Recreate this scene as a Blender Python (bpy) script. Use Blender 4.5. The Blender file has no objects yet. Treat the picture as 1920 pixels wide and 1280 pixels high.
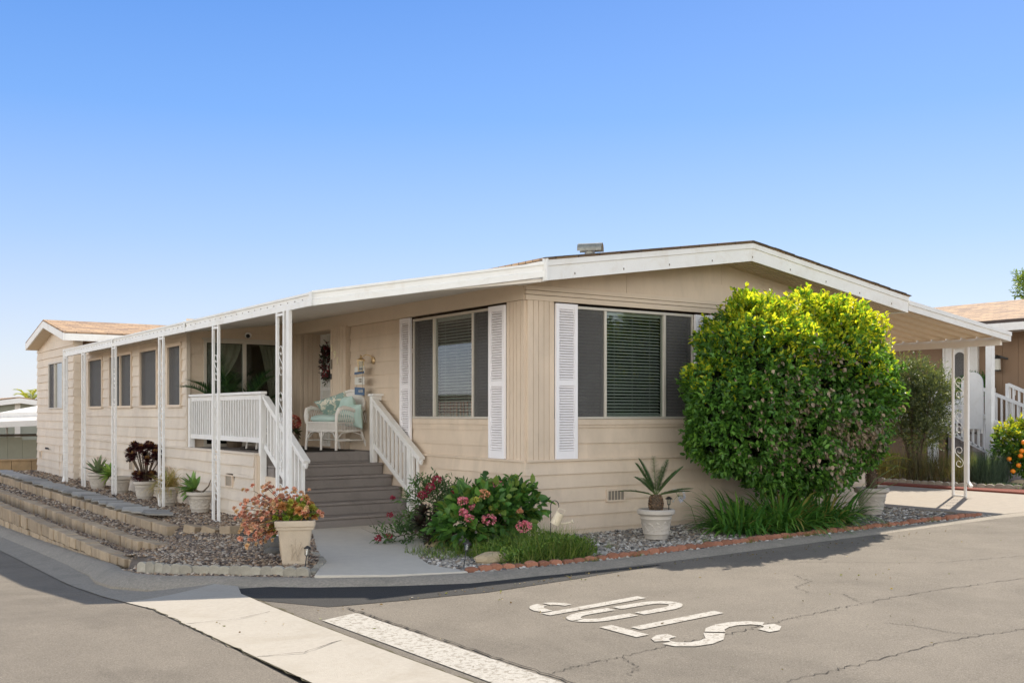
import bpy, math, random
import numpy as np
from mathutils import Vector, Matrix, Euler
random.seed(7); RNG = np.random.default_rng(11)
sc = bpy.context.scene
R = math.radians

# ---------------------------------------------------------------- camera
cam = bpy.data.cameras.new('camera'); camo = bpy.data.objects.new('camera', cam); sc.collection.objects.link(camo)
camo.location = (-7.535, -10.65, 1.53); camo.rotation_euler = (R(90), 0, R(-34.5))
cam.sensor_width = 36; cam.lens = 36.7; cam.shift_y = 0.0693; cam.clip_end = 3000; cam.clip_start = .1
sc.camera = camo
sc.render.resolution_x, sc.render.resolution_y = 1024, 682

# ---------------------------------------------------------------- light
SUN = Vector((.90, .47, 1.0)).normalized()
elev = math.asin(SUN.z); az = math.atan2(SUN.x, SUN.y)
w = bpy.data.worlds.new('World'); sc.world = w; w.use_nodes = True
nt = w.node_tree; nt.nodes.clear()
SKYK = .67; SKYFILL = (16.5, 16.2, 15.6)
o_ = nt.nodes.new('ShaderNodeOutputWorld'); bg = nt.nodes.new('ShaderNodeBackground'); sky = nt.nodes.new('ShaderNodeTexSky')
sky.sky_type = 'NISHITA'; sky.sun_disc = False; sky.sun_elevation = elev; sky.sun_rotation = az
sky.air_density = 1.0; sky.dust_density = .6; sky.ozone_density = 3.0; sky.altitude = 0
# clear late-spring sky: the physical sky blended with a height gradient (pale horizon, deep blue higher, lifted overhead out of view as fill)
tcw = nt.nodes.new('ShaderNodeTexCoord'); sep = nt.nodes.new('ShaderNodeSeparateXYZ'); rmp = nt.nodes.new('ShaderNodeValToRGB'); mxw = nt.nodes.new('ShaderNodeMix'); mxw.data_type = 'RGBA'
nt.links.new(tcw.outputs['Generated'], sep.inputs[0]); nt.links.new(sep.outputs['Z'], rmp.inputs[0])
SKYC = [(0, (3.5, 3.5, 3.75)), (.05, (3.0, 3.25, 3.8)), (.16, (1.65, 2.45, 4.05)), (.27, (.72, 1.72, 3.95)), (.38, (.36, 1.22, 3.5)), (.60, (1.5, 2.0, 3.1)), (1.0, (2.0, 2.4, 3.1))]
el = rmp.color_ramp.elements
for i, (p_, c_) in enumerate(SKYC):
    e = el[i] if i < 2 else el.new(p_); e.position = p_; e.color = (*[x*SKYK for x in c_], 1)
# the quarter of the sky behind the viewer, opposite the sun, holds an added bright band low down that fills the shaded walls
rm2 = nt.nodes.new('ShaderNodeValToRGB'); nt.links.new(sep.outputs['Z'], rm2.inputs[0]); el = rm2.color_ramp.elements
for i, (p_, c_) in enumerate([(0, SKYFILL), (.16, SKYFILL), (.34, tuple(x*.55 for x in SKYFILL)), (.6, (2.0, 2.4, 3.1)), (1.0, (2.0, 2.4, 3.1))]):
    e = el[i] if i < 2 else el.new(p_); e.position = p_; e.color = (*[x*SKYK for x in c_], 1)
dt = nt.nodes.new('ShaderNodeVectorMath'); dt.operation = 'DOT_PRODUCT'; dt.inputs[1].default_value = (-.72, -.69, 0); nt.links.new(tcw.outputs['Generated'], dt.inputs[0])
mrw = nt.nodes.new('ShaderNodeMapRange'); mrw.interpolation_type = 'SMOOTHSTEP'; mrw.inputs[1].default_value = -.15; mrw.inputs[2].default_value = .45; nt.links.new(dt.outputs['Value'], mrw.inputs[0])
mxh = nt.nodes.new('ShaderNodeMix'); mxh.data_type = 'RGBA'; nt.links.new(mrw.outputs[0], mxh.inputs['Factor']); nt.links.new(rmp.outputs[0], mxh.inputs['A']); nt.links.new(rm2.outputs[0], mxh.inputs['B'])
mxw.inputs['Factor'].default_value = .10; nt.links.new(mxh.outputs['Result'], mxw.inputs['A']); nt.links.new(sky.outputs[0], mxw.inputs['B'])
nt.links.new(mxw.outputs['Result'], bg.inputs[0]); nt.links.new(bg.outputs[0], o_.inputs[0])
bg.inputs[1].default_value = .13
sl = bpy.data.lights.new('sun', 'SUN'); sl.energy = 3.0; sl.angle = R(.53); sl.color = (1, .90, .76)
so = bpy.data.objects.new('sun', sl); sc.collection.objects.link(so)
so.rotation_euler = SUN.to_track_quat('Z', 'Y').to_euler()
sc.view_settings.view_transform = 'Standard'; sc.view_settings.look = 'None'; sc.view_settings.gamma = 1
sc.view_settings.exposure = 1.34
sc.cycles.max_bounces = 7; sc.cycles.transparent_max_bounces = 16; sc.cycles.diffuse_bounces = 6
sc.cycles.sample_clamp_indirect = 8

# ---------------------------------------------------------------- materials
MATS = {}
def mat(name, col, rough=.7, var=.12, scale=6, bump=0, bscale=60, metal=0, spec=.4, stain=0, stcol=None, stscale=1.5,
        attr=False, trans=0, stretch=None, isl=0, obr=0):
    m = bpy.data.materials.new(name); m.use_nodes = True; n = m.node_tree; N = n.nodes; L = n.links
    p = N['Principled BSDF']; p.inputs['Roughness'].default_value = rough; p.inputs['Metallic'].default_value = metal
    p.inputs['Specular IOR Level'].default_value = spec
    tc = N.new('ShaderNodeTexCoord'); vec = tc.outputs['Object']
    if stretch:
        mp = N.new('ShaderNodeMapping'); mp.inputs['Scale'].default_value = stretch; L.new(vec, mp.inputs[0]); vec = mp.outputs[0]
    nz = N.new('ShaderNodeTexNoise'); nz.inputs['Scale'].default_value = scale; nz.inputs['Detail'].default_value = 6; nz.inputs['Roughness'].default_value = .65
    L.new(vec, nz.inputs['Vector'])
    mr = N.new('ShaderNodeMapRange'); mr.inputs[1].default_value = .25; mr.inputs[2].default_value = .75
    mr.inputs[3].default_value = 1 - var; mr.inputs[4].default_value = 1 + var; L.new(nz.outputs['Fac'], mr.inputs[0])
    vm = N.new('ShaderNodeVectorMath'); vm.operation = 'SCALE'
    if attr:
        a = N.new('ShaderNodeAttribute'); a.attribute_name = 'col'; L.new(a.outputs['Color'], vm.inputs[0])
    else:
        vm.inputs[0].default_value = col[:3]
    L.new(mr.outputs[0], vm.inputs['Scale']); cout = vm.outputs[0]
    for amt, nd, so_ in ((isl, 'ShaderNodeNewGeometry', 'Random Per Island'), (obr, 'ShaderNodeObjectInfo', 'Random')):
        if amt:
            g_ = N.new(nd); r_ = N.new('ShaderNodeMapRange'); r_.inputs[3].default_value = 1-amt; r_.inputs[4].default_value = 1+amt; L.new(g_.outputs[so_], r_.inputs[0])
            v_ = N.new('ShaderNodeVectorMath'); v_.operation = 'SCALE'; L.new(cout, v_.inputs[0]); L.new(r_.outputs[0], v_.inputs['Scale']); cout = v_.outputs[0]
    if stain:
        n2 = N.new('ShaderNodeTexNoise'); n2.inputs['Scale'].default_value = stscale; n2.inputs['Detail'].default_value = 8; n2.inputs['Roughness'].default_value = .7
        n2.inputs['Distortion'].default_value = .6
        L.new(vec, n2.inputs['Vector'])
        m2 = N.new('ShaderNodeMapRange'); m2.inputs[1].default_value = .5; m2.inputs[2].default_value = .75; m2.inputs[3].default_value = 0; m2.inputs[4].default_value = stain
        L.new(n2.outputs['Fac'], m2.inputs[0])
        mx = N.new('ShaderNodeMix'); mx.data_type = 'RGBA'; L.new(m2.outputs[0], mx.inputs['Factor']); L.new(cout, mx.inputs['A'])
        mx.inputs['B'].default_value = (*(stcol or (col[0]*.5, col[1]*.5, col[2]*.5))[:3], 1); cout = mx.outputs['Result']
    L.new(cout, p.inputs['Base Color'])
    if bump:
        nb = N.new('ShaderNodeTexNoise'); nb.inputs['Scale'].default_value = bscale; nb.inputs['Detail'].default_value = 4; L.new(vec, nb.inputs['Vector'])
        b = N.new('ShaderNodeBump'); b.inputs['Strength'].default_value = bump; b.inputs['Distance'].default_value = .01
        L.new(nb.outputs['Fac'], b.inputs['Height']); L.new(b.outputs[0], p.inputs['Normal'])
    if trans:
        t = N.new('ShaderNodeBsdfTranslucent'); ms = N.new('ShaderNodeMixShader'); ms.inputs[0].default_value = trans
        gm = N.new('ShaderNodeVectorMath'); gm.operation = 'MULTIPLY'; gm.inputs[1].default_value = (1.7, 1.55, .6); L.new(cout, gm.inputs[0])
        L.new(gm.outputs[0], t.inputs[0]); L.new(p.outputs[0], ms.inputs[1]); L.new(t.outputs[0], ms.inputs[2])
        L.new(ms.outputs[0], N['Material Output'].inputs[0])
    MATS[name] = m; return m

tan = mat('tan_paint', (.655, .535, .41), .75, .07, 3, .25, 40, stain=.55, stcol=(.50, .41, .31), stscale=2.5, stretch=(1, 1, .45), isl=.035)
tan2 = mat('tan_paint_bounce_lit', (.665, .58, .475), .75, .06, 3, .25, 40, stain=.5, stcol=(.52, .43, .34), stscale=2.5, stretch=(1, 1, .5), isl=.045)  # tan made paler: bounce light on the left walls put into the colour
trimtan = mat('tan_trim', (.66, .545, .42), .7, .04, 4, .1, 50)
white = mat('white_paint', (.78, .765, .73), .55, .04, 4, .1, 60, stain=.35, stcol=(.55, .50, .42), stscale=5)
fasc = mat('fascia_paint', (.80, .79, .75), .6, .04, 3, .15, 70, stain=.5, stcol=(.62, .55, .44), stscale=3.5)
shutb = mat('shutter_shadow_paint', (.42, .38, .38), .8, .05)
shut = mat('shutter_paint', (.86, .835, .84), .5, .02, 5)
alum = mat('window_aluminium', (.60, .55, .47), .45, .06, 8, metal=.2)
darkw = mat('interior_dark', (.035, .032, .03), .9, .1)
blindm = mat('blind_white', (.72, .71, .66), .5, .03)
curt = mat('curtain_grey', (.42, .43, .40), .9, .1, 10, stretch=(8, 8, .4))
lace = mat('lace_curtain', (.42, .41, .33), .9, .25, 30)
def shingle(name, rot):
    m = mat(name, (.36, .25, .16), .9, .15, 30, .6, 60); n = m.node_tree; N = n.nodes; L = n.links; tc = [x for x in N if x.type == 'TEX_COORD'][0]
    mp = N.new('ShaderNodeMapping'); mp.inputs['Rotation'].default_value = (0, 0, R(rot)); L.new(tc.outputs['Object'], mp.inputs[0])
    b = N.new('ShaderNodeTexBrick'); b.inputs['Scale'].default_value = 1; b.inputs['Brick Width'].default_value = .34; b.inputs['Row Height'].default_value = .15; b.inputs['Mortar Size'].default_value = .008; b.offset = .37; b.squash = 1
    b.inputs['Color1'].default_value = (.50, .33, .19, 1); b.inputs['Color2'].default_value = (.24, .16, .11, 1); b.inputs['Mortar'].default_value = (.08, .06, .05, 1); L.new(mp.outputs[0], b.inputs['Vector'])
    L.new(b.outputs['Color'], N['Principled BSDF'].inputs['Base Color']); return m
shing = shingle('roof_shingle', 0); shingn = shingle('roof_shingle_turned', 90)
shingd = mat('roof_edge', (.10, .085, .07), .9, .3, 20, .6)
soffit = mat('soffit_paint', (.62, .51, .37), .8, .05)
porchc = mat('awning_underside', (.74, .69, .62), .7, .05)
carpet = mat('grey_carpet', (.265, .236, .216), 1, .18, 160, .6, 300, spec=.05, stain=.3, stcol=(.10, .09, .085), stscale=3)
rugm = mat('dark_rug', (.05, .045, .04), 1, .3, 90, .5, 200, spec=.02)
conc = mat('walk_concrete', (.52, .475, .40), .85, .06, 12, .35, 140, stain=.25, stcol=(.40, .37, .32), stscale=2)
curbc = mat('kerb_concrete', (.29, .255, .205), .9, .30, 40, .9, 90, stain=.6, stcol=(.16, .15, .12), stscale=3)
gutc = mat('gutter_concrete', (.36, .328, .278), .85, .09, 30, .4, 120, stain=.6, stcol=(.27, .235, .18), stscale=1.3)
drivec = mat('driveway_concrete', (.27, .235, .19), .85, .12, 6, .3, 100, stain=.4, stcol=(.24, .21, .18), stscale=1.2)
block = mat('block_concrete', (.37, .285, .19), .9, .22, 5, .7, 70, stain=.4, stcol=(.22, .165, .11), stscale=4, isl=.18)
blockd = mat('block_joint', (.10, .08, .06), .95, .2)
slate = mat('slate_tile', (.30, .285, .255), .75, .2, 7, .5, 40, stain=.3, stcol=(.20, .20, .19), stscale=3, obr=.30)
redb = mat('red_edging', (.34, .15, .09), .9, .25, 12, .6, 60, stain=.4, stcol=(.22, .13, .09), stscale=9, obr=.22)
greyb = mat('grey_edging', (.34, .31, .25), .9, .25, 12, .6, 60, stain=.4, stcol=(.22, .20, .14), stscale=9, obr=.18)
soil = mat('bed_soil', (.15, .12, .095), .95, .35, 20, .8, 60)
soilr = mat('bed_soil_pale', (.20, .185, .165), .95, .35, 30, .8, 60)
potm = mat('pot_resin', (.50, .45, .385), .8, .10, 10, .35, 60, stain=.35, stcol=(.36, .31, .25), stscale=5)
pots = mat('planter_resin', (.56, .46, .34), .8, .08, 10, .3, 60, stain=.3, stcol=(.40, .33, .24), stscale=4)
pote = mat('potting_soil', (.05, .035, .025), 1, .4, 40, .8, 80)
blackm = mat('black_metal', (.02, .02, .02), .5, .1, spec=.5)
brass = mat('brass_metal', (.62, .45, .25), .35, .1, metal=.6)
cream = mat('cream_enamel', (.72, .62, .46), .5, .1, 20, stain=.4, stcol=(.45, .33, .18), stscale=8)
galv = mat('galvanised_steel', (.24, .25, .23), .5, .3, 18, metal=.5, stain=.6, stcol=(.12, .11, .09), stscale=9)
wick = mat('white_wicker', (.76, .72, .66), .65, .08, 30)
mint = mat('mint_cushion', (.48, .62, .56), .9, .04, 6, .15, 120)
flor = mat('floral_cushion', (.26, .36, .32), .9, .1, 5, stain=1, stcol=(.70, .66, .54), stscale=11)
fm_ = [x for x in flor.node_tree.nodes if x.type == 'MAP_RANGE'][1]; fm_.inputs[1].default_value = .50; fm_.inputs[2].default_value = .53
brown = mat('brown_siding', (.25, .165, .105), .8, .08, 4, .2, 60, stretch=(1, 1, .2))
greyg = mat('grey_green_siding', (.33, .35, .30), .8, .06, 4)
stone = mat('garden_stone', (.42, .33, .21), .9, .25, 6, .8, 20)
bark = mat('bark', (.13, .095, .065), .95, .3, 14, .8, 50)
mulch = mat('red_mulch', (.19, .055, .035), 1, .5, 60, 1, 90)
wallblk = mat('planter_block', (.42, .29, .16), .9, .2, 5, .5, 40)
ventm = mat('vent_grey', (.22, .19, .15), .7, .1)
bluem = mat('plaque_blue', (.08, .14, .24), .6, .1)
creamp = mat('plaque_cream', (.66, .64, .58), .6, .05)
orange = mat('orange_peel', (.90, .27, .015), .5, .05, 30, .2, 100)
leafm = mat('leaf', None, .45, .12, 8, attr=True, trans=.35, spec=.4)
leafn = mat('new_leaf', None, .5, .1, 8, attr=True, trans=.5, spec=.35)
leafd = mat('succulent_leaf', None, .5, .10, 8, attr=True, trans=.10, spec=.4)
petal = mat('petal', None, .7, .08, 8, attr=True, trans=.3, spec=.2)
pebble = mat('pebble', None, .8, .22, 25, attr=True, spec=.3)
screenm = bpy.data.materials.new('insect_screen'); screenm.use_nodes = True
def mixT(m, colr, fac, rough=.9):
    n = m.node_tree; N = n.nodes; L = n.links; p = N['Principled BSDF']; p.inputs['Base Color'].default_value = (*colr, 1); p.inputs['Roughness'].default_value = rough
    t = N.new('ShaderNodeBsdfTransparent'); ms = N.new('ShaderNodeMixShader'); ms.inputs[0].default_value = fac
    L.new(t.outputs[0], ms.inputs[1]); L.new(p.outputs[0], ms.inputs[2]); L.new(ms.outputs[0], N['Material Output'].inputs[0])
mixT(screenm, (.13, .125, .12), .50)
sheer = bpy.data.materials.new('sheer_curtain'); sheer.use_nodes = True; mixT(sheer, (.62, .60, .50), .6)
glass = bpy.data.materials.new('window_glass'); glass.use_nodes = True
n = glass.node_tree; n.nodes.clear(); N = n.nodes
go = N.new('ShaderNodeOutputMaterial'); gt = N.new('ShaderNodeBsdfTransparent'); gg = N.new('ShaderNodeBsdfGlossy'); gm = N.new('ShaderNodeMixShader'); gf = N.new('ShaderNodeFresnel')
gt.inputs[0].default_value = (.78, .82, .80, 1); gg.inputs['Roughness'].default_value = .005; gf.inputs[0].default_value = 1.95
gw = N.new('ShaderNodeTexNoise'); gw.inputs['Scale'].default_value = 1.3; gb = N.new('ShaderNodeBump'); gb.inputs['Strength'].default_value = .03; gb.inputs['Distance'].default_value = .05
n.links.new(gw.outputs['Fac'], gb.inputs['Height']); n.links.new(gb.outputs[0], gg.inputs['Normal'])
gge = N.new('ShaderNodeNewGeometry'); gsb = N.new('ShaderNodeMath'); gsb.operation = 'SUBTRACT'; gsb.inputs[0].default_value = 1; gbo = N.new('ShaderNodeMath'); gbo.operation = 'MULTIPLY'; gbo.inputs[1].default_value = 1.7; gbo.use_clamp = True; n.links.new(gf.outputs[0], gbo.inputs[0]); gml = N.new('ShaderNodeMath'); gml.operation = 'MULTIPLY'
n.links.new(gge.outputs['Backfacing'], gsb.inputs[1]); n.links.new(gsb.outputs[0], gml.inputs[0]); n.links.new(gbo.outputs[0], gml.inputs[1]); n.links.new(gml.outputs[0], gm.inputs[0]); n.links.new(gt.outputs[0], gm.inputs[1]); n.links.new(gg.outputs[0], gm.inputs[2]); n.links.new(gm.outputs[0], go.inputs[0])

# asphalt: warm grey aggregate with wear patches and pale specks
def asphalt(name, base):
    m = mat(name, base, .9, .14, 1.6, .6, 220, spec=.25, stain=.85, stcol=tuple(c*.60 for c in base), stscale=.42)
    n = m.node_tree; N = n.nodes; L = n.links; p = N['Principled BSDF']; src = p.inputs['Base Color'].links[0].from_socket
    tc = [x for x in N if x.type == 'TEX_COORD'][0]
    g = N.new('ShaderNodeTexNoise'); g.inputs['Scale'].default_value = 85; g.inputs['Detail'].default_value = 5; g.inputs['Roughness'].default_value = .85; L.new(tc.outputs['Object'], g.inputs['Vector'])
    mr = N.new('ShaderNodeMapRange'); mr.inputs[1].default_value = .3; mr.inputs[2].default_value = .7; mr.inputs[3].default_value = .48; mr.inputs[4].default_value = 1.52; L.new(g.outputs['Fac'], mr.inputs[0])
    v = N.new('ShaderNodeVectorMath'); v.operation = 'SCALE'; L.new(src, v.inputs[0]); L.new(mr.outputs[0], v.inputs['Scale'])
    s = N.new('ShaderNodeTexVoronoi'); s.inputs['Scale'].default_value = 26; L.new(tc.outputs['Object'], s.inputs['Vector'])
    m2 = N.new('ShaderNodeMapRange'); m2.inputs[1].default_value = .07; m2.inputs[2].default_value = .13; m2.inputs[3].default_value = .7; m2.inputs[4].default_value = 0; L.new(s.outputs['Distance'], m2.inputs[0])
    mx = N.new('ShaderNodeMix'); mx.data_type = 'RGBA'; L.new(m2.outputs[0], mx.inputs['Factor']); L.new(v.outputs[0], mx.inputs['A']); mx.inputs['B'].default_value = (base[0]*2, base[1]*2, base[2]*2, 1)
    L.new(mx.outputs['Result'], p.inputs['Base Color']); return m
asph = asphalt('asphalt', (.178, .156, .127))
asphd = asphalt('asphalt_dark_strip', (.042, .041, .040))
def paintm(name, col, base, thr):
    m = mat(name, col, .85, .34, 120, .6, 200, stain=.8, stcol=base, stscale=22)
    mr = [x for x in m.node_tree.nodes if x.type == 'MAP_RANGE'][1]; mr.inputs[1].default_value = thr; mr.inputs[2].default_value = thr+.08
    return m
roadw = paintm('road_paint', (.43, .405, .36), (.24, .205, .165), .51)
barw = paintm('bar_paint', (.42, .395, .35), (.22, .195, .155), .50)

# ---------------------------------------------------------------- object helpers
ORI = {}
def root(name, loc, label, cat, group=None):
    o = bpy.data.objects.new(name, None); sc.collection.objects.link(o); o.location = loc; o['label'] = label; o['category'] = cat
    o.empty_display_size = .2
    if group: o['group'] = group
    ORI[o.name] = Vector(loc); return o
def tag(o, label=None, cat=None, group=None, kind=None):
    if label: o['label'] = label
    if cat: o['category'] = cat
    if group: o['group'] = group
    if kind: o['kind'] = kind
    return o
class MB:
    def __init__(s): s.v = []; s.f = []; s.m = []
    def add(s, vs, fs, mi=0):
        b = len(s.v); s.v += [tuple(v) for v in vs]; s.f += [tuple(i+b for i in f) for f in fs]; s.m += [mi]*len(fs); return s
    def box(s, x0, x1, y0, y1, z0, z1, mi=0):
        v = [(x0,y0,z0),(x1,y0,z0),(x1,y1,z0),(x0,y1,z0),(x0,y0,z1),(x1,y0,z1),(x1,y1,z1),(x0,y1,z1)]
        return s.add(v, [(0,3,2,1),(4,5,6,7),(0,1,5,4),(1,2,6,5),(2,3,7,6),(3,0,4,7)], mi)
    def obox(s, c, a, b, d, mi=0):   # centre + three half-vectors
        c, a, b, d = map(Vector, (c, a, b, d))
        v = [c-a-b-d, c+a-b-d, c+a+b-d, c-a+b-d, c-a-b+d, c+a-b+d, c+a+b+d, c-a+b+d]
        return s.add(v, [(0,3,2,1),(4,5,6,7),(0,1,5,4),(1,2,6,5),(2,3,7,6),(3,0,4,7)], mi)
    def bar(s, p, q, w, h, mi=0, up=(0,0,1)):
        p, q = Vector(p), Vector(q); d = (q-p); u = Vector(up); sd = d.cross(u)
        if sd.length < 1e-6: sd = d.cross(Vector((1,0,0)))
        sd.normalize(); u = sd.cross(d).normalized()
        return s.obox((p+q)/2, d/2, sd*w/2, u*h/2, mi)
    def tube(s, pts, r, n=8, mi=0, caps=True):
        pts = [Vector(p) for p in pts]; rs = r if isinstance(r, (list, tuple)) else [r]*len(pts)
        vs = []; fs = []; ref = None
        for i, p in enumerate(pts):
            d = (pts[min(i+1, len(pts)-1)] - pts[max(i-1, 0)]).normalized()
            if ref is None: ref = d.orthogonal().normalized()
            ref = (ref - d*ref.dot(d));
            ref = ref.normalized() if ref.length > 1e-6 else d.orthogonal().normalized()
            b = d.cross(ref)
            for k in range(n):
                a = 2*math.pi*k/n; vs.append(p + (ref*math.cos(a) + b*math.sin(a))*rs[i])
        for i in range(len(pts)-1):
            for k in range(n):
                k2 = (k+1) % n; fs.append((i*n+k, i*n+k2, (i+1)*n+k2, (i+1)*n+k))
        if caps: fs.append(tuple(range(n-1, -1, -1))); fs.append(tuple((len(pts)-1)*n+k for k in range(n)))
        return s.add(vs, fs, mi)
    def lathe(s, prof, n=24, c=(0,0,0), mi=0, M=None):
        vs = []; fs = []; c = Vector(c)
        for (r, z) in prof:
            for k in range(n):
                a = 2*math.pi*k/n; p = Vector((r*math.cos(a), r*math.sin(a), z))
                if M: p = M @ p
                vs.append(p + c)
        for i in range(len(prof)-1):
            for k in range(n):
                k2 = (k+1) % n; fs.append((i*n+k, i*n+k2, (i+1)*n+k2, (i+1)*n+k))
        fs.append(tuple(range(n-1, -1, -1))); fs.append(tuple((len(prof)-1)*n+k for k in range(n)))
        return s.add(vs, fs, mi)
    def prism(s, poly, d, mi=0):      # polygon (3-D points) extruded by vector d
        d = Vector(d); a = [Vector(p) for p in poly]; k = len(a)
        return s.add(a + [p+d for p in a], [tuple(range(k-1, -1, -1)), tuple(range(k, 2*k))] + [(i, (i+1) % k, k+(i+1) % k, k+i) for i in range(k)], mi)
    def blob(s, c, rad, M=None, mi=0, e=1.0, nu=16, nv=10, jit=0):
        vs = []; fs = []; c = Vector(c)
        sg = lambda x, p: math.copysign(abs(x)**p, x)
        for j in range(nv+1):
            ph = -math.pi/2 + math.pi*j/nv
            for k in range(nu):
                a = 2*math.pi*k/nu
                p = Vector((rad[0]*sg(math.cos(ph), e)*sg(math.cos(a), e), rad[1]*sg(math.cos(ph), e)*sg(math.sin(a), e), rad[2]*sg(math.sin(ph), 1)))
                if jit: p *= 1 + random.uniform(-jit, jit)
                if M: p = M @ p
                vs.append(p + c)
        for j in range(nv):
            for k in range(nu):
                k2 = (k+1) % nu; fs.append((j*nu+k, j*nu+k2, (j+1)*nu+k2, (j+1)*nu+k))
        return s.add(vs, fs, mi)
    def build(s, name, mats, parent=None, smooth=False, bevel=0, kind=None, origin=None):
        off = ORI[parent.name] if parent else (Vector(origin) if origin else Vector((0,0,0)))
        me = bpy.data.meshes.new(name); me.from_pydata([tuple(Vector(v)-off) for v in s.v], [], s.f)
        for m in (mats if isinstance(mats, (list, tuple)) else [mats]): me.materials.append(m)
        me.polygons.foreach_set('material_index', s.m)
        if smooth:
            me.polygons.foreach_set('use_smooth', [True]*len(s.f))
            try: me.set_sharp_from_angle(angle=R(40))
            except Exception: pass
        me.update()
        o = bpy.data.objects.new(name, me); sc.collection.objects.link(o)
        if parent: o.parent = parent
        elif origin: o.location = origin
        ORI[o.name] = off
        if bevel:
            b = o.modifiers.new('bevel', 'BEVEL'); b.width = bevel; b.segments = 2; b.limit_method = 'ANGLE'; b.angle_limit = R(40)
        if kind: o['kind'] = kind
        return o
def npmesh(name, V, quads, col, m, parent=None, smooth=False, origin=None, k=None):
    """fast mesh: V (n,3), quads (m,k) ints, col (n,3)"""
    off = np.array(ORI[parent.name] if parent else (origin or (0,0,0)))
    V = np.asarray(V, float) - off; F = np.asarray(quads); k = F.shape[1]
    me = bpy.data.meshes.new(name); me.vertices.add(len(V)); me.vertices.foreach_set('co', V.astype(np.float32).ravel())
    me.loops.add(F.size); me.loops.foreach_set('vertex_index', F.astype(np.int32).ravel())
    me.polygons.add(len(F)); me.polygons.foreach_set('loop_start', np.arange(0, F.size, k, dtype=np.int32))
    me.polygons.foreach_set('loop_total', np.full(len(F), k, dtype=np.int32))
    me.update(calc_edges=True)
    a = me.attributes.new('col', 'FLOAT_COLOR', 'POINT'); c = np.ones((len(V), 4), np.float32); c[:, :3] = col; a.data.foreach_set('color', c.ravel())
    if smooth: me.polygons.foreach_set('use_smooth', np.ones(len(F), bool))
    me.materials.append(m); o = bpy.data.objects.new(name, me); sc.collection.objects.link(o)
    if parent: o.parent = parent
    elif origin: o.location = origin
    ORI[o.name] = Vector(tuple(off)); return o
def copy_tree(o, loc, rz=0, scale=1, label=None):
    def cp(x, par):
        c = x.copy(); sc.collection.objects.link(c)
        if par: c.parent = par
        for ch in kids.get(x.name, []): cp(ch, c)
        return c
    kids = {}
    for x in sc.collection.objects:
        if x.parent: kids.setdefault(x.parent.name, []).append(x)
    c = cp(o, None); c.location = loc; c.rotation_euler = (0, 0, rz); c.scale = (scale,)*3
    if label: c['label'] = label
    return c
nrm = lambda a: a/np.maximum(np.linalg.norm(a, axis=-1, keepdims=True), 1e-9)
def leafgeo(P, D, L, W, fold=.25, curl=.15):
    """six-vertex folded leaves -> V, quads"""
    n = len(P); rnd = nrm(RNG.normal(size=(n, 3)) + np.array([0, 0, 1.3]))
    S = nrm(np.cross(D, rnd)); Nn = np.cross(S, D); L = np.broadcast_to(np.asarray(L, float), (n,))[:, None]; W = np.broadcast_to(np.asarray(W, float), (n,))[:, None]
    q = lambda t, s_, h: P + D*L*t + S*W*s_ + Nn*W*h
    V = np.stack([P, q(.3, .5, fold), q(.72, .38, fold-curl), q(1, 0, -curl*2), q(.72, -.38, fold-curl), q(.3, -.5, fold)], 1).reshape(-1, 3)
    b = np.arange(n)[:, None]*6
    return V, np.concatenate([b+np.array([0, 1, 2, 3]), b+np.array([0, 3, 4, 5])])
def leaves(name, P, D, L, W, col, m, parent, fold=.25, curl=.15):
    V, F = leafgeo(P, D, L, W, fold, curl); return npmesh(name, V, F, np.repeat(np.broadcast_to(col, (len(P), 3)), 6, 0), m, parent)
def bladegeo(P, D, L, W, bend, nseg=5, prof='strap', keel=.25):
    n = len(P); L = np.broadcast_to(np.asarray(L, float), (n,))[:, None]; W = np.broadcast_to(np.asarray(W, float), (n,))[:, None]
    bend = np.broadcast_to(np.asarray(bend, float), (n,))[:, None]
    d = nrm(D.copy()); p = P.copy(); S = nrm(np.cross(d, np.array([0, 0, 1.]) + RNG.normal(size=(n, 3))*.15)); rows = []
    for i in range(nseg+1):
        t = i/nseg
        wv = {'strap': min(1, (1-t)*2.6)**.8*(.75+.25*min(1, t*4)), 'agave': (.72+.9*t if t < .35 else 1.035*(1-((t-.35)/.65)**2.0)), 'grass': 1-t*.95, 'spoon': (.35+.9*t)*(1 if t < .75 else (1-((t-.75)/.25)**2.5))}[prof]
        Nn = np.cross(S, d); rows.append(np.stack([p+S*W*.5*wv+Nn*W*keel*wv, p, p-S*W*.5*wv+Nn*W*keel*wv], 1))
        p = p + d*L/nseg; d = nrm(d + np.array([0, 0, -1.])*bend*(t+.3)/nseg)
    V = np.stack(rows, 1).reshape(-1, 3); per = (nseg+1)*3; b = np.arange(n)[:, None]*per; F = []
    for i in range(nseg):
        for j in (0, 1):
            k = i*3+j; F.append(b+np.array([k, k+1, k+4, k+3]))
    return V, np.concatenate(F), per
def blades(name, P, D, L, W, bend, col, m, parent, nseg=5, prof='strap', keel=.25, tip=None, kind=None):
    V, F, per = bladegeo(P, D, L, W, bend, nseg, prof, keel); c = np.repeat(np.broadcast_to(col, (len(P), 3)), per, 0).copy()
    if tip is not None:
        t = np.tile(np.repeat(np.arange(nseg+1)/nseg, 3), len(P))[:, None]; c = c*(1-t) + np.array(tip)*t
    o = npmesh(name, V, F, c, m, parent, smooth=True)
    if kind: o['kind'] = kind
    return o
def sphere_dirs(n, up=0.0):
    d = RNG.normal(size=(n, 3)); d[:, 2] += up; return nrm(d)
def pick(cols, n, jit=.12, p=None):
    cols = np.array(cols, float); i = RNG.choice(len(cols), n, p=p); return cols[i]*(1+RNG.uniform(-jit, jit, (n, 1)))
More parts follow.
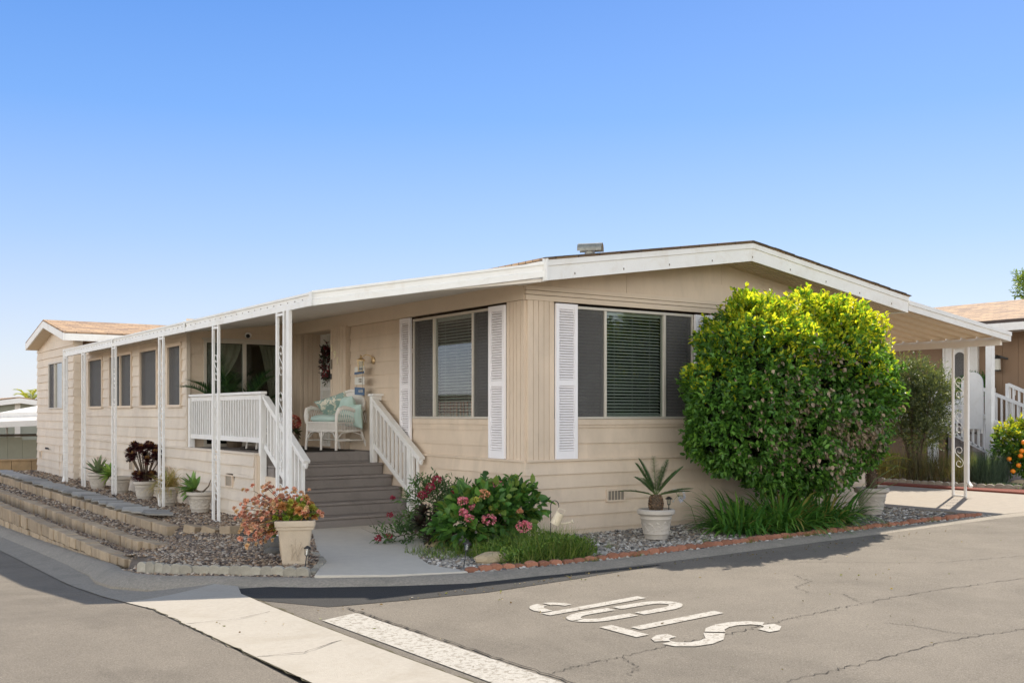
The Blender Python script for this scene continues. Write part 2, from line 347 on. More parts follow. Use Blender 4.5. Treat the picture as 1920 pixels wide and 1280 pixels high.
class Fr:
    def __init__(s, O, u, n): s.O, s.u, s.n = Vector(O), Vector(u), Vector(n)
    def p(s, a, z, w): return s.O + s.u*a + s.n*w + Vector((0, 0, z))
def fbox(m, fr, a0, a1, z0, z1, w0, w1, mi=0):
    c = fr.p((a0+a1)/2, (z0+z1)/2, (w0+w1)/2)
    return m.obox(c, fr.u*abs(a1-a0)/2, fr.n*abs(w1-w0)/2, Vector((0, 0, abs(z1-z0)/2)), mi)

# ---------------------------------------------------------------- ground heights
def road_z(x, y):
    b = -.15 + .02*min(max(x+4, 0), 3) + .01*min(max(x+1, 0), 8)
    L = .062*min(max(y+1.6, 0), 3.3) + .030*max(0, min(y, 60)-1.7)
    s = min(1, max(0, (-4.2-x)/.5)); return b - L*s
def grid(name, xs, ys, zf, m, drop=None):
    V = [(x, y, zf(x, y)) for y in ys for x in xs]; nx = len(xs); F = []
    for j in range(len(ys)-1):
        for i in range(nx-1):
            if drop and drop((xs[i]+xs[i+1])/2, (ys[j]+ys[j+1])/2): continue
            F.append((j*nx+i, j*nx+i+1, (j+1)*nx+i+1, (j+1)*nx+i))
    g = MB(); g.add(V, F); o = g.build(name, m, smooth=True); o['kind'] = 'structure'; return o
lin = lambda a, b, n: list(np.linspace(a, b, n))
def base_z(x, y):
    return road_z(-5.1, y) - .40 if (-5 < x < 14 and y > -1) else road_z(x, y) - .16
dry = mat('dry_ground', (.34, .28, .19), .95, .3, .5, .4, 20)
grid('ground', [-900,-200,-60,-20,-6,-4.9,-4.2,-3,-1,7,20,60,200,900], [-900,-200,-60,-16,-6,-1.6,1.7,6,15,30,60,120,300,900], base_z, dry)
def rz_(x, y):
    z = road_z(x, y)
    if x > -4.97 and y > -.6: return road_z(-5.1, y) - .25
    return z - .06 if (-4.95 < x < -4.15) or (x > -4.2 and y > -1.3) or (x > -4.9 and y > -.9) else z
XS = [-17,-14,-11,-8,-6,-5.4,-5.1,-5.0,-4.96,-4.82,-4.3,-4.14] + lin(-4,-1,9)[1:] + [0,1,3,5,7,10,20,60]
YS = [-16,-12,-9,-7,-5,-4,-3.4,-3,-2.6,-2.3,-2,-1.6,-1.3,-.9,-.5,0,.5,1,1.35,1.7,2.2,3,5,8,14,25,45]
road = grid('road', XS, YS, rz_, asph, drop=lambda x, y: x > -4.2 and y > -1.2)

# kerb: back edge / lip pairs
KB = [(-4.47,24,-.93),(-4.47,15,-.66),(-4.47,10.3,-.51),(-4.46,6,-.38),(-4.46,3.2,-.285),(-4.5,1.9,-.225),(-4.62,1.05,-.17),(-4.62,.45,-.135),(-4.45,.0,-.115),(-4.08,-.42,-.095),(-3.7,-.85,-.085),(-3.35,-1.2,-.075),(-2.75,-1.62,-.068),(-2.1,-1.87,-.06),(-1.3,-2.0,-.055),(-.4,-2.05,-.045),(1,-2.04,-.03),(2.5,-2.0,-.02),(4.5,-1.98,-.008),(7,-1.95,.005),(12,-1.95,.03),(22,-1.95,.06),(45,-1.95,.06)]
def kerb_lip(i):
    a = Vector(KB[max(i-1, 0)][:2]); b = Vector(KB[min(i+1, len(KB)-1)][:2]); t = (b-a).normalized(); nn = Vector((t.y, -t.x))
    if nn.dot(Vector((-1, -1))) < 0: nn = -nn
    wd = .26 if i < 13 else .40
    p = Vector(KB[i][:2]) + nn*wd; z = KB[i][2] - (.10 if i < 14 else .085)
    return p, nn, z
kv = []; kf = []
for i, (x, y, z) in enumerate(KB):
    p, nn, zl = kerb_lip(i); wd = .26 if i < 13 else .40
    j = random.uniform(-.004, .004)
    prof = [(-.03, z-.25), (-.02, z), (.06, z+.006+j), (wd*.42, z-.012+j), (wd*.75, z-.05), (wd, zl), (wd+.02, zl-.2)]
    for (d, zz) in prof: kv.append((x+nn.x*d, y+nn.y*d, zz))
m_ = 7
for i in range(len(KB)-1):
    for k in range(m_-1): kf.append((i*m_+k, i*m_+k+1, (i+1)*m_+k+1, (i+1)*m_+k))
g = MB(); g.add(kv, kf); kerb = g.build('kerb', curbc, smooth=True); kerb['kind'] = 'structure'
# valley gutter: pan beside the left kerb running on as a concrete strip across the street mouth
GI = [(-4.70,24),(-4.70,15),(-4.70,10.3),(-4.70,6),(-4.70,3.2),(-4.72,1.9),(-4.80,1.1),(-4.74,.42),(-4.55,-.08),(-4.16,-.62),(-4.02,-.88),(-4.14,-1.3),(-4.15,-2),(-4.14,-3),(-4.12,-4),(-4.07,-5.3),(-4.0,-9),(-3.9,-16)]
GO = [(-5.06,24),(-5.06,15),(-5.06,10.3),(-5.06,6),(-5.07,3.2),(-5.08,1.9),(-5.10,1.1),(-5.1,.4),(-5.1,-.2),(-5.06,-.9),(-5.04,-1.2),(-5.02,-1.5),(-5.0,-2.1),(-4.96,-3),(-4.92,-4),(-4.86,-5.3),(-4.8,-9),(-4.7,-16)]
gv = []; gf_ = []
for (a, b) in zip(GI, GO):
    zo = road_z(-5.1, b[1]) + .008
    zi = (road_z(-5.1, a[1]) + .022) if a[1] > -.6 else road_z(-4.1, a[1]) + .012
    for k in range(5):
        t = k/4; gv.append((b[0]*(1-t)+a[0]*t, b[1]*(1-t)+a[1]*t, zo*(1-t)+zi*t - .014*math.sin(math.pi*t)*(1 if a[1] < 0 else .2)))
for i in range(len(GI)-1):
    for k in range(4): gf_.append((i*5+k, i*5+k+1, (i+1)*5+k+1, (i+1)*5+k))
g = MB(); g.add(gv, [f for i, f in enumerate(gf_) if i//4 < 9], 1); g.add(gv, [f for i, f in enumerate(gf_) if i//4 >= 9], 0); gut = g.build('gutter', [gutc, curbc], smooth=True); gut['kind'] = 'structure'
# narrow joints and cracks
def ribbon(name, pts, wd, m, dz=.006, jag=.02, n=14, zf=road_z):
    P = []
    for a, b in zip(pts[:-1], pts[1:]):
        for k in range(n): P.append(((a[0]+(b[0]-a[0])*k/n), (a[1]+(b[1]-a[1])*k/n)))
    P.append(pts[-1]); g = MB(); prev = None; vs = []; fs = []
    for i, (x, y) in enumerate(P):
        d = Vector((pts[-1][0]-pts[0][0], pts[-1][1]-pts[0][1])).normalized(); nn = Vector((-d.y, d.x))
        o = random.gauss(0, jag) if 0 < i < len(P)-1 else 0; ww = wd*random.uniform(.4, 1.5); x += nn.x*o; y += nn.y*o
        vs += [(x-nn.x*ww/2, y-nn.y*ww/2, zf(x, y)+dz), (x+nn.x*ww/2, y+nn.y*ww/2, zf(x, y)+dz)]
        if i: fs.append((2*i-2, 2*i-1, 2*i+1, 2*i))
    g.add(vs, fs); o = g.build(name, m); o['kind'] = 'structure'; return o
crackm = mat('crack_tar', (.042, .036, .03), .95, .2)
mossm = mat('joint_dirt', (.07, .06, .03), .95, .4, 30)
for pts in ([(-3.54,-5.29),(-3.28,-5.23),(-2.94,-5.23),(-2.41,-5.19),(-1.82,-5.2),(-1.09,-5.12),(-.53,-5.08),(-.16,-5.07),(.99,-5.06),(2.2,-5.2)],
            [(-2.53,-6.33),(-1.83,-6.33),(-.77,-6.3),(-.03,-6.41),(1.2,-6.5)], [(.61,-3.73),(.42,-4.08),(.07,-4.19),(-.08,-4.5)], [(.14,-4.67),(.03,-4.83),(-.06,-4.99)],
            [(-.63,-5.66),(-.55,-5.84),(-.54,-6.14),(-.42,-6.32)], [(-2.9,-5.24),(-3.0,-5.5),(-3.2,-5.62)], [(1.3,-3.2),(2.4,-4.1),(3.6,-4.4),(5.5,-4.2)]):
    ribbon('asphalt_crack', pts, .0075, crackm, .004, .016, 22)
ribbon('asphalt_crack', [(-4.13,-1.35),(-4.13,-3),(-4.08,-5),(-4.0,-8)], .022, mossm, .010, .008, 30)
ribbon('asphalt_crack', [(-5.02,-1.4),(-4.97,-3),(-4.88,-5.3),(-4.8,-9)], .010, mossm, .009, .008, 30)
ribbon('asphalt_crack', [(-3.64,-2.5),(-3.62,-3.5),(-3.58,-5.5),(-3.5,-9)], .016, crackm, .009, .008, 30)
for (y0, y1) in ((-2.35,-2.2),(-3.75,-3.55)):
    ribbon('concrete_joint', [(-5.0,y0),(-4.6,y0-.05),(-4.12,y1)], .007, crackm, .0005+.006, .006, 8, lambda x, y: road_z(x, y)+.001)
# near-black strip of asphalt along the gutter below the walk
def sheet(name, poly, m, dz, n=1, zf=road_z):
    g = MB(); g.add([(x, y, zf(x, y)+dz) for x, y in poly], [tuple(range(len(poly)))]); o = g.build(name, m); o['kind'] = 'structure'; return o
def strip(name, A, B, m, dz, zf=road_z):
    vs = []; fs = []
    for i, (a, b) in enumerate(zip(A, B)):
        for k in range(4):
            x = a[0]+(b[0]-a[0])*k/3; y = a[1]+(b[1]-a[1])*k/3; vs.append((x, y, zf(x, y)+dz))
        if i:
            for k in range(3): fs.append(((i-1)*4+k, (i-1)*4+k+1, i*4+k+1, i*4+k))
    g = MB(); g.add(vs, fs); o = g.build(name, m); o['kind'] = 'structure'; return o
strip('asphalt_dark_strip', [(-4.12,-.95),(-3.7,-1.1),(-3.1,-1.6),(-2.3,-2.0),(-1.2,-2.3),(0,-2.42)], [(-4.13,-1.65),(-3.75,-2.35),(-3.1,-2.5),(-2.3,-2.65),(-1.2,-2.6),(0,-2.46)], asphd, .004)

# stop bar and the word STOP (stencil letters, read when driving towards -X)
strip('stop_bar_marking', [(-4.03,-2.85),(-4.0,-4),(-3.97,-5.5),(-3.9,-8),(-3.8,-12)], [(-3.68,-2.75),(-3.66,-4),(-3.63,-5.5),(-3.55,-8),(-3.45,-12)], barw, .008)
def seg(m, A, B, dz=.006):
    vs = []; fs = []
    for i, (a, b) in enumerate(zip(A, B)):
        vs += [(a[0], a[1], road_z(*a)+dz), (b[0], b[1], road_z(*b)+dz)]
        if i: fs.append((2*i-2, 2*i-1, 2*i+1, 2*i))
    m.add(vs, fs)
def arc(cx, cy, rx, ry, a0, a1, n=12): return [(cx+rx*math.cos(R(a0+(a1-a0)*k/n)), cy+ry*math.sin(R(a0+(a1-a0)*k/n))) for k in range(n+1)]
def letter(fn):
    m = MB(); fn(m); o = m.build('road_letter', roadw); return o
XT, XB = -2.45, -1.33        # letter tops point to -X
def LP(m):
    seg(m, [(XT-.03,-3.84),(XB-.05,-3.78)], [(XT-.04,-3.735),(XB-.06,-3.665)])
    # bowl: two stencil pieces
    seg(m, [(XT-.0,-3.70)]+arc(XT+.17,-3.62,.19,.23,190,90,8)[1:]+[], [(XT+.1,-3.70)]+arc(XT+.19,-3.62,.085,.12,190,90,8)[1:])
    seg(m, arc(XT+.22,-3.62,.17,.23,88,8,8), arc(XT+.22,-3.62,.085,.115,88,8,8))
def LO(m):
    cy = -4.095; o = .198; i_ = .085
    def half(sy, x0, x1, xc, sg_):
        pass
    seg(m, [(-1.93,cy+o)]+arc(XT+.25,cy,.27,o,90,188,10), [(-1.93,cy+i_)]+arc(XT+.25,cy,.15,i_,90,188,10))
    seg(m, [(-1.87,cy+o)]+arc(XB-.25,cy,.27,o,90,0,9), [(-1.87,cy+i_)]+arc(XB-.25,cy,.15,i_,90,0,9))
    seg(m, [(-1.93,cy-o)]+arc(XT+.25,cy,.27,o,-90,-166,8), [(-1.93,cy-i_)]+arc(XT+.25,cy,.15,i_,-90,-166,8))
    seg(m, [(-1.87,cy-o)]+arc(XB-.25,cy,.27,o,-90,-4,9), [(-1.87,cy-i_)]+arc(XB-.25,cy,.15,i_,-90,-4,9))
def LT(m):
    seg(m, [(XT,-4.86),(XT,-4.43)], [(XT+.125,-4.86),(XT+.125,-4.43)]); seg(m, [(XT+.19,-4.695),(XB,-4.655)], [(XT+.19,-4.58),(XB,-4.54)])
def LS(m):
    def path(P, w):
        A = []; B = []
        for i in range(len(P)):
            a = Vector(P[max(i-1, 0)]); b = Vector(P[min(i+1, len(P)-1)]); t = (b-a).normalized(); nn = Vector((-t.y, t.x)); ww = w[i] if isinstance(w, list) else w
            A.append(tuple(Vector(P[i])+nn*ww*.59)); B.append(tuple(Vector(P[i])-nn*ww*.59))
        seg(m, A, B)
    cy = -5.135
    path([(XT+.24,cy+.155),(XT+.17,cy+.165),(XT+.10,cy+.13),(XT+.06,cy+.06)], [.10,.115,.11,.10])
    path([(XT+.055,cy+.01),(XT+.07,cy-.07),(XT+.16,cy-.14),(XT+.28,cy-.155),(XT+.40,cy-.12),(XT+.50,cy-.02),(XT+.535,cy+.015)], [.09,.10,.105,.105,.11,.13,.13])
    path([(XT+.57,cy+.04),(XT+.64,cy+.11),(XT+.76,cy+.155),(XT+.88,cy+.155),(XT+1.0,cy+.10),(XT+1.06,cy+.01)], [.13,.12,.11,.105,.10,.095])
    path([(XT+1.06,cy-.03),(XT+1.04,cy-.10),(XT+.96,cy-.155),(XT+.88,cy-.15)], [.10,.11,.115,.11])
lettersm = MB()
for fn in (LP, LO, LT, LS): fn(lettersm)
lo = lettersm.build('stop_lettering', roadw); tag(lo, 'worn white stencilled word STOP painted on the asphalt', 'road marking')
for o in sc.objects:
    if o.name.startswith('stop_bar'): del o['kind']; tag(o, 'broad worn white stop line beside the concrete gutter strip', 'road marking')

# ---------------------------------------------------------------- beds, walk, driveway
def inpoly(x, y, poly):
    c = False; j = len(poly)-1
    for i in range(len(poly)):
        if (poly[i][1] > y) != (poly[j][1] > y) and x < (poly[j][0]-poly[i][0])*(y-poly[i][1])/(poly[j][1]-poly[i][1]+1e-12)+poly[i][0]: c = not c
        j = i
    return c
ss = lambda a, b, x: (lambda t: t*t*(3-2*t))(min(1, max(0, (x-a)/(b-a))))
def bed_z(x, y):
    z = -.05 + .006*max(0, min(x, 7))
    fr = ss(-.2, -1.6, y); z -= .02*fr
    lf = ss(-4.2, -4.6, x)*ss(1.6, .4, y)*.06; z -= lf
    z -= ss(1.3, 3.0, y)*ss(-3.22, -3.34, x)*(.085+.004*y)
    z -= ss(.9, 2.4, y)*ss(-3.86, -3.98, x)*(.06+.006*y)
    # mound a little against neighbours' corner
    return z
def kerb_near(x, y):
    best = (9, 0); p = Vector((x, y))
    for a, b in zip(KB[:-1], KB[1:]):
        A = Vector(a[:2]); B_ = Vector(b[:2]); t = min(1, max(0, (p-A).dot(B_-A)/max((B_-A).length_squared, 1e-9))); q = A.lerp(B_, t); d = (p-q).length
        if d < best[0]: best = (d, a[2]+(b[2]-a[2])*t)
    return best
_bed0 = bed_z
def bed_z(x, y):
    z = _bed0(x, y)
    if y > 1.15 and x < -4: return z
    if y > 2.2: return z
    d, zk = kerb_near(x, y)
    return z if d > .45 else (zk-.012)*(1-ss(0, .45, d)) + z*ss(0, .45, d)
WALK = [(-1.9,2.6),(-.02,2.6),(-.02,1.5),(-1.0,.55),(-1.17,.2),(-1.45,-.1),(-1.95,-.75),(-2.1,-1.25),(-2.02,-1.86),(-2.75,-1.62),(-3.38,-1.22),(-2.95,-.45),(-2.6,.5),(-2.2,1.5),(-1.98,2.0)]
BEDL = [(-3.37,-1.2),(-2.95,-.45),(-2.6,.5),(-2.2,1.5),(-1.96,2.0),(-1.93,20),(-4.36,20.2),(-4.36,1.3)] + [(k[0], k[1]) for k in KB[6:12]]
BEDR = [(-2.0,-1.86),(-2.1,-1.25),(-1.95,-.75),(-1.45,-.1),(-1.17,.2),(-1.0,.55),(-.02,1.5),(.02,0),(7.05,0),(7.05,-1.95)] + [(k[0], k[1]) for k in KB[18:13:-1]]
def bed(name, poly, m, x0, x1, y0, y1, c):
    xs = lin(x0, x1, int((x1-x0)/c)+1); ys = lin(y0, y1, int((y1-y0)/c)+1)
    def near(x, y): return any(inpoly(x+a, y+b, poly) for a, b in ((0,0),(.06,0),(-.06,0),(0,.06),(0,-.06)))
    o = grid(name, xs, ys, bed_z, m, drop=lambda x, y: not near(x, y))
    for v in o.data.vertices:
        x, y = v.co.x, v.co.y
        if not inpoly(x, y, poly):
            best = None
            for a, b in zip(poly, poly[1:]+poly[:1]):
                A = Vector(a); B_ = Vector(b); p = Vector((x, y)); t = min(1, max(0, (p-A).dot(B_-A)/max((B_-A).length_squared, 1e-9))); q = A.lerp(B_, t); d = (p-q).length
                if best is None or d < best[0]: best = (d, q)
            if best[0] < .3: v.co.x, v.co.y = best[1]; v.co.z = bed_z(*best[1])
    return o
bed('gravel_bed_ground', BEDL, soil, -4.8, -1.9, -1.6, 20.4, .12)
bed('gravel_bed_ground', BEDR, soilr, -2.3, 7.2, -2.2, 1.7, .12)
g = MB(); g.prism([(x, y, -.30) for x, y in WALK], (0, 0, .255)); wk = g.build('concrete_walk', conc, bevel=.012); wk['kind'] = 'structure'
g = MB(); g.box(7.06, 11.25, -1.93, 16, -.2, .012); g.build('driveway', drivec, kind='structure')
ribbon('driveway_joint', [(7.1,3.4),(11.2,3.4)], .012, crackm, .016, .002, 10, lambda x, y: 0)
g = MB(); g.box(11.25, 60, -1.9, 40, -.2, .0); g.build('neighbour_ground', soil, kind='structure')
g = MB(); g.box(-1.9, 6.8, .05, 20, -.3, -.08); g.build('pad_under_house', soil, kind='structure')

# pebbles
ICO = None
def ico():
    t = (1+5**.5)/2; v = np.array([(-1,t,0),(1,t,0),(-1,-t,0),(1,-t,0),(0,-1,t),(0,1,t),(0,-1,-t),(0,1,-t),(t,0,-1),(t,0,1),(-t,0,-1),(-t,0,1)], float)
    f = np.array([(0,11,5),(0,5,1),(0,1,7),(0,7,10),(0,10,11),(1,5,9),(5,11,4),(11,10,2),(10,7,6),(7,1,8),(3,9,4),(3,4,2),(3,2,6),(3,6,8),(3,8,9),(4,9,5),(2,4,11),(6,2,10),(8,6,7),(9,8,1)])
    return nrm(v), f
def stones(name, P, size, cols, label, flat=.6):
    n = len(P); v, f = ico(); s = size[:, None]*RNG.uniform(.65, 1.35, (n, 3)); s[:, 2] *= flat
    V = v[None]*s[:, None, :]*(1+RNG.uniform(-.16, .16, (n, 12, 1))); a = RNG.uniform(0, 6.28, n); b = RNG.normal(0, .35, n)
    ca, sa, cb, sb = np.cos(a)[:, None], np.sin(a)[:, None], np.cos(b)[:, None], np.sin(b)[:, None]
    x, y, z = V[..., 0], V[..., 1], V[..., 2]; y, z = y*cb-z*sb, y*sb+z*cb; x, y = x*ca-y*sa, x*sa+y*ca
    V = np.stack([x, y, z], -1) + P[:, None, :]; F = (f[None]+np.arange(n)[:, None, None]*12).reshape(-1, 3)
    o = npmesh(name, V.reshape(-1, 3), F, np.repeat(cols, 12, 0), pebble, smooth=True); tag(o, label, None, None, 'stuff'); return o
CAM = np.array([-7.535, -10.65])
def scatter(poly, n, bx, smin, smax, lift=.35):
    P = []; S = []
    while len(P) < n:
        x = random.uniform(bx[0], bx[1]); y = random.uniform(bx[2], bx[3])
        if not inpoly(x, y, poly): continue
        d = math.hypot(x-CAM[0], y-CAM[1])
        if random.random() > min(1, (12/d)**1.6): continue
        s = random.uniform(smin, smax)*(1 if d < 13 else (d/13)**.7)
        P.append((x, y, bed_z(x, y)+s*random.uniform(0, lift))); S.append(s)
    return np.array(P), np.array(S)
P, S = scatter(BEDL, 26000, (-4.7, -1.9, -1.3, 20), .011, .026)
stones('gravel', P, S, pick([(.25,.19,.135),(.15,.115,.09),(.35,.27,.195),(.42,.36,.29),(.09,.07,.06),(.28,.19,.12)], len(P), .25), 'brown and grey pebbles covering the terraced bed by the porch posts')
P, S = scatter(BEDR, 17000, (-2.2, 7.1, -2.0, 1.5), .013, .030)
stones('gravel', P, S, pick([(.34,.31,.265),(.19,.175,.155),(.44,.41,.36),(.28,.225,.17),(.58,.55,.50),(.11,.105,.10)], len(P), .25, [.22,.2,.2,.18,.08,.12]), 'pale grey pebbles covering the bed below the front windows')

# ---------------------------------------------------------------- retaining walls
def block_wall(label, x, y0, y1, ztop, zbot, wd, bl, rough=.012, courses=1, endturn=None):
    r = root('retaining_wall', (x, (y0+y1)/2, ztop((y0+y1)/2)), label, 'garden wall', 'terraced block walls beside the porch bed')
    m = MB(); y = y0
    while y < y1:
        L_ = bl*random.uniform(.9, 1.1); yc = y + L_/2; zt = ztop(yc); zb = zbot(yc); dx = random.uniform(-rough, rough)+(endturn(yc) if endturn else 0)
        for c in range(courses):
            a = zb + (zt-zb)*c/courses; b = zb + (zt-zb)*(c+1)/courses - .005
            oy = 0 if c % 2 == 0 else L_*.5
            a2 = random.uniform(-.03, .03)
            m.obox((x+dx+random.uniform(-.009, .009), yc+oy, (a+b)/2+random.uniform(-.008, .004)), (wd/2, a2*wd, 0), (-a2*L_/2, L_/2-random.uniform(.004, .010), 0), (0, 0, (b-a)/2))
        y += L_
    m.build('block_course', block, r, bevel=.010); return r
block_wall('lowest and tallest tier of tan concrete blocks along the left kerb', -4.38, .95, 20, lambda y: -.13-.002*y, lambda y: -.30-.031*y, .17, .30, .012, 2, lambda y: .10*ss(2.2, .9, y))
block_wall('middle tier of tan concrete blocks between the gravel strips', -3.93, 2.3, 20, lambda y: -.065-.004*y, lambda y: -.34-.008*y, .16, .26, .012, 1, lambda y: .10*ss(3.4, 2.3, y))
block_wall('uppermost tier of tan concrete blocks topped with grey slate tiles', -3.3, 3.6, 20, lambda y: .0-.001*y, lambda y: -.22-.002*y, .17, .27, .02, 1)
for (x, y, z, a, t, lb) in ((-3.16,3.15,-.02,.5,.15,'loose tan block leaning at the end of the uppermost block row, next to the wall'),(-3.02,2.88,-.03,.75,.28,'loose tan block tipped between two others at the end of the uppermost row'),(-2.86,2.60,-.0,.35,-.12,'outermost loose tan block, nearest the porch post, lying on the gravel')):
    m = MB(); M = Euler((t, .1, a)).to_matrix(); m.obox((x, y, z), M @ Vector((.11, 0, 0)), M @ Vector((0, .10, 0)), M @ Vector((0, 0, .055)))
    tag(m.build('concrete_block', block, bevel=.01, origin=(x, y, z)), lb, 'block')
tile = MB(); tile.box(-.20, .19, -.115, .115, 0, .024)
tl0 = None
y = 5.0; k = 0
while y < 19:
    if tl0 is None:
        tl0 = tile.build('slate_tile', slate, bevel=.004); tag(tl0, 'grey slate tile laid with others along the uppermost block row', 'tile', 'grey slate tiles laid along the top wall'); o = tl0
    else:
        o = tl0.copy(); sc.collection.objects.link(o)
    o.location = (-3.16+random.uniform(-.03, .03)+.10*ss(6.4, 5, y), y, .006+random.uniform(0, .006)+(.004 if k % 2 else 0)); o.rotation_euler = (.09+random.uniform(-.04, .05), random.uniform(-.05, .05)+.03, random.uniform(-.14, .14)-.30); o.location.z += .008+random.uniform(0, .012); o.location.x += random.uniform(-.03, .03)
    y += .262; k += 1
# landscape fabric scrap
m = MB(); m.add([(-2.85,2.3,-.035),(-2.5,2.1,-.03),(-2.45,2.5,-.028),(-2.75,2.62,-.03),(-2.85,2.3,-.055),(-2.5,2.1,-.055),(-2.45,2.5,-.055),(-2.75,2.62,-.055)], [(0,1,2,3),(7,6,5,4),(0,4,5,1),(1,5,6,2),(2,6,7,3),(3,7,4,0)])
tag(m.build('weed_cloth', blackm, origin=(-2.65, 2.4, -.04)), 'torn scrap of black weed cloth on the gravel near the loose blocks', 'cloth')

# scalloped edging
def edging(pts, sp, m, name, label, grp, tilt=0, sz=(.075, .05, .085)):
    s = MB(); nn = 10; vs = []
    for k in range(nn+1):
        a = math.pi*k/nn; vs.append((sz[0]*math.cos(a), 0, sz[2]*(.45+.55*math.sin(a))))
    vs = [(sz[0], 0, -.06)] + vs + [(-sz[0], 0, -.06)]
    s.prism([(v[0], -sz[1]/2, v[2]) for v in vs], (0, sz[1], 0))
    first = None; P = [Vector(p) for p in pts]; acc = 0
    for a, b in zip(P[:-1], P[1:]):
        L_ = (b-a).length; n = max(1, round(L_/sp)); ang = math.atan2(b.y-a.y, b.x-a.x)
        for k in range(n):
            p = a.lerp(b, (k+.5)/n)
            if first is None: first = s.build(name, m, bevel=.008); tag(first, label, 'edging', grp); o = first
            else: o = first.copy(); sc.collection.objects.link(o)
            o.location = (p.x+random.uniform(-.006, .006), p.y+random.uniform(-.01, .01), p.z+random.uniform(-.014, .008)); o.rotation_euler = (random.uniform(-.12, .12)+tilt, random.uniform(-.04, .04), ang+random.uniform(-.08, .08))
edging([(-4.55,.62,-.11),(-4.35,.12,-.10),(-4.0,-.33,-.085),(-3.62,-.76,-.075),(-3.36,-1.06,-.07)], .125, greyb, 'edging_stone', 'grey scalloped edging stone in the row behind the corner kerb', 'grey scalloped edging stones on the corner')
edging([(-3.30,-1.0,-.06),(-2.93,-.42,-.06),(-2.78,0,-.06),(-2.72,.35,-.06)], .24, greyb, 'edging_stone', 'grey edging stone between the gravel and the left side of the walk', 'grey edging stones beside the walk', sz=(.118, .07, .04))
edging([(-2.0,-1.78,-.06),(-1.2,-1.9,-.055),(-.3,-1.95,-.045)], .14, redb, 'edging_brick', 'small red scalloped edging brick in the row below the weeds and hydrangea', 'red scalloped edging bricks by the walk', sz=(.066, .07, .05))
edging([(-.3,-1.95,-.045),(1,-1.94,-.03),(2.5,-1.9,-.02),(4.5,-1.88,-.005),(6.95,-1.84,.01)], .15, redb, 'edging_brick', 'red scalloped edging brick in the long row in front of the pale gravel', 'red scalloped edging bricks along the front bed', sz=(.074, .06, .055))

# ================================================================ the mobile home
home = root('mobile_home', (3.4, 7, 0), 'long tan mobile home with white gable fascia, shuttered windows and a covered side porch', 'house')
FRONT = Fr((0,0,0), (1,0,0), (0,-1,0)); SIDE = Fr((0,0,0), (0,1,0), (-1,0,0)); BACK = Fr((0,7.4,0), (1,0,0), (0,-1,0))
WING = Fr((-1.95,0,0), (0,1,0), (-1,0,0)); EXT = Fr((-2.12,0,0), (0,1,0), (-1,0,0)); EXTS = Fr((0,15.4,0), (1,0,0), (0,-1,0)); DECK = Fr((-1.9,0,0), (0,1,0), (-1,0,0))
def lap(m, fr, a0, a1, zs, holes=(), p0=.005, p1=.022, sag=0, mi=0):
    """lap boards between consecutive heights zs (top to bottom), cut round holes"""
    for zt, zb in zip(zs[:-1], zs[1:]):
        cuts = sorted({zt, zb} | {h[2] for h in holes if zb < h[2] < zt} | {h[3] for h in holes if zb < h[3] < zt}, reverse=True)
        for c1, c0 in zip(cuts[:-1], cuts[1:]):
            w1 = p0+(p1-p0)*(zt-c1)/(zt-zb); w0 = p0+(p1-p0)*(zt-c0)/(zt-zb)
            iv = [(a0, a1)]
            for h in holes:
                if h[2] < c1-1e-4 and h[3] > c0+1e-4:
                    nv = []
                    for (s, e) in iv:
                        if h[1] <= s or h[0] >= e: nv.append((s, e)); continue
                        if s < h[0]: nv.append((s, h[0]))
                        if h[1] < e: nv.append((h[1], e))
                    iv = nv
            for (s, e) in iv:
              if True:
                if e-s > 2.4 and c1-c0 > .1:
                    cut = s+(e-s)*(.28+.44*((zt*37.7) % 1)); parts = [(s, cut-.0015), (cut+.0015, e)]
                else: parts = [(s, e)]
              for (s, e) in parts:
                n = max(1, int((e-s)/.5))
                for k in range(n):
                    a, b = s+(e-s)*k/n, s+(e-s)*(k+1)/n
                    sg_ = sag or .0028
                    f_ = lambda u: sg_*math.sin(u*2.1)*.6+sg_*math.sin(u*5.3+c1*3)*.4
                    da, db = f_(a), f_(b); q = fr.p
                    m.add([q(a,c1+da,w1),q(b,c1+db,w1),q(b,c0+db,w0),q(a,c0+da,w0),q(a,c1+da,-.03),q(b,c1+db,-.03),q(b,c0+db,-.03),q(a,c0+da,-.03)],
                          [(0,1,2,3),(3,2,6,7),(0,3,7,4),(1,5,6,2),(4,5,1,0)], mi)
def ribs(m, fr, a0, a1, z0, z1, w0=.03, n=None, mi=0):
    n = n or max(1, round((a1-a0)/.1))
    for k in range(n):
        s = a0+(a1-a0)*k/n; e = a0+(a1-a0)*(k+1)/n
        fbox(m, fr, s+.005, e-.005, z0, z1, -.02, w0, mi)
    fbox(m, fr, a0, a1, z0+.002, z1-.002, -.02, w0-.008, mi)
def rng(z1, z0, st):
    l = [z1]
    while l[-1]-st > z0+.03: l.append(l[-1]-st)
    return l+[z0]
WZ0, WZ1, LED, HEAD, TOP = 1.446, 2.90, .923, 2.935, 3.11
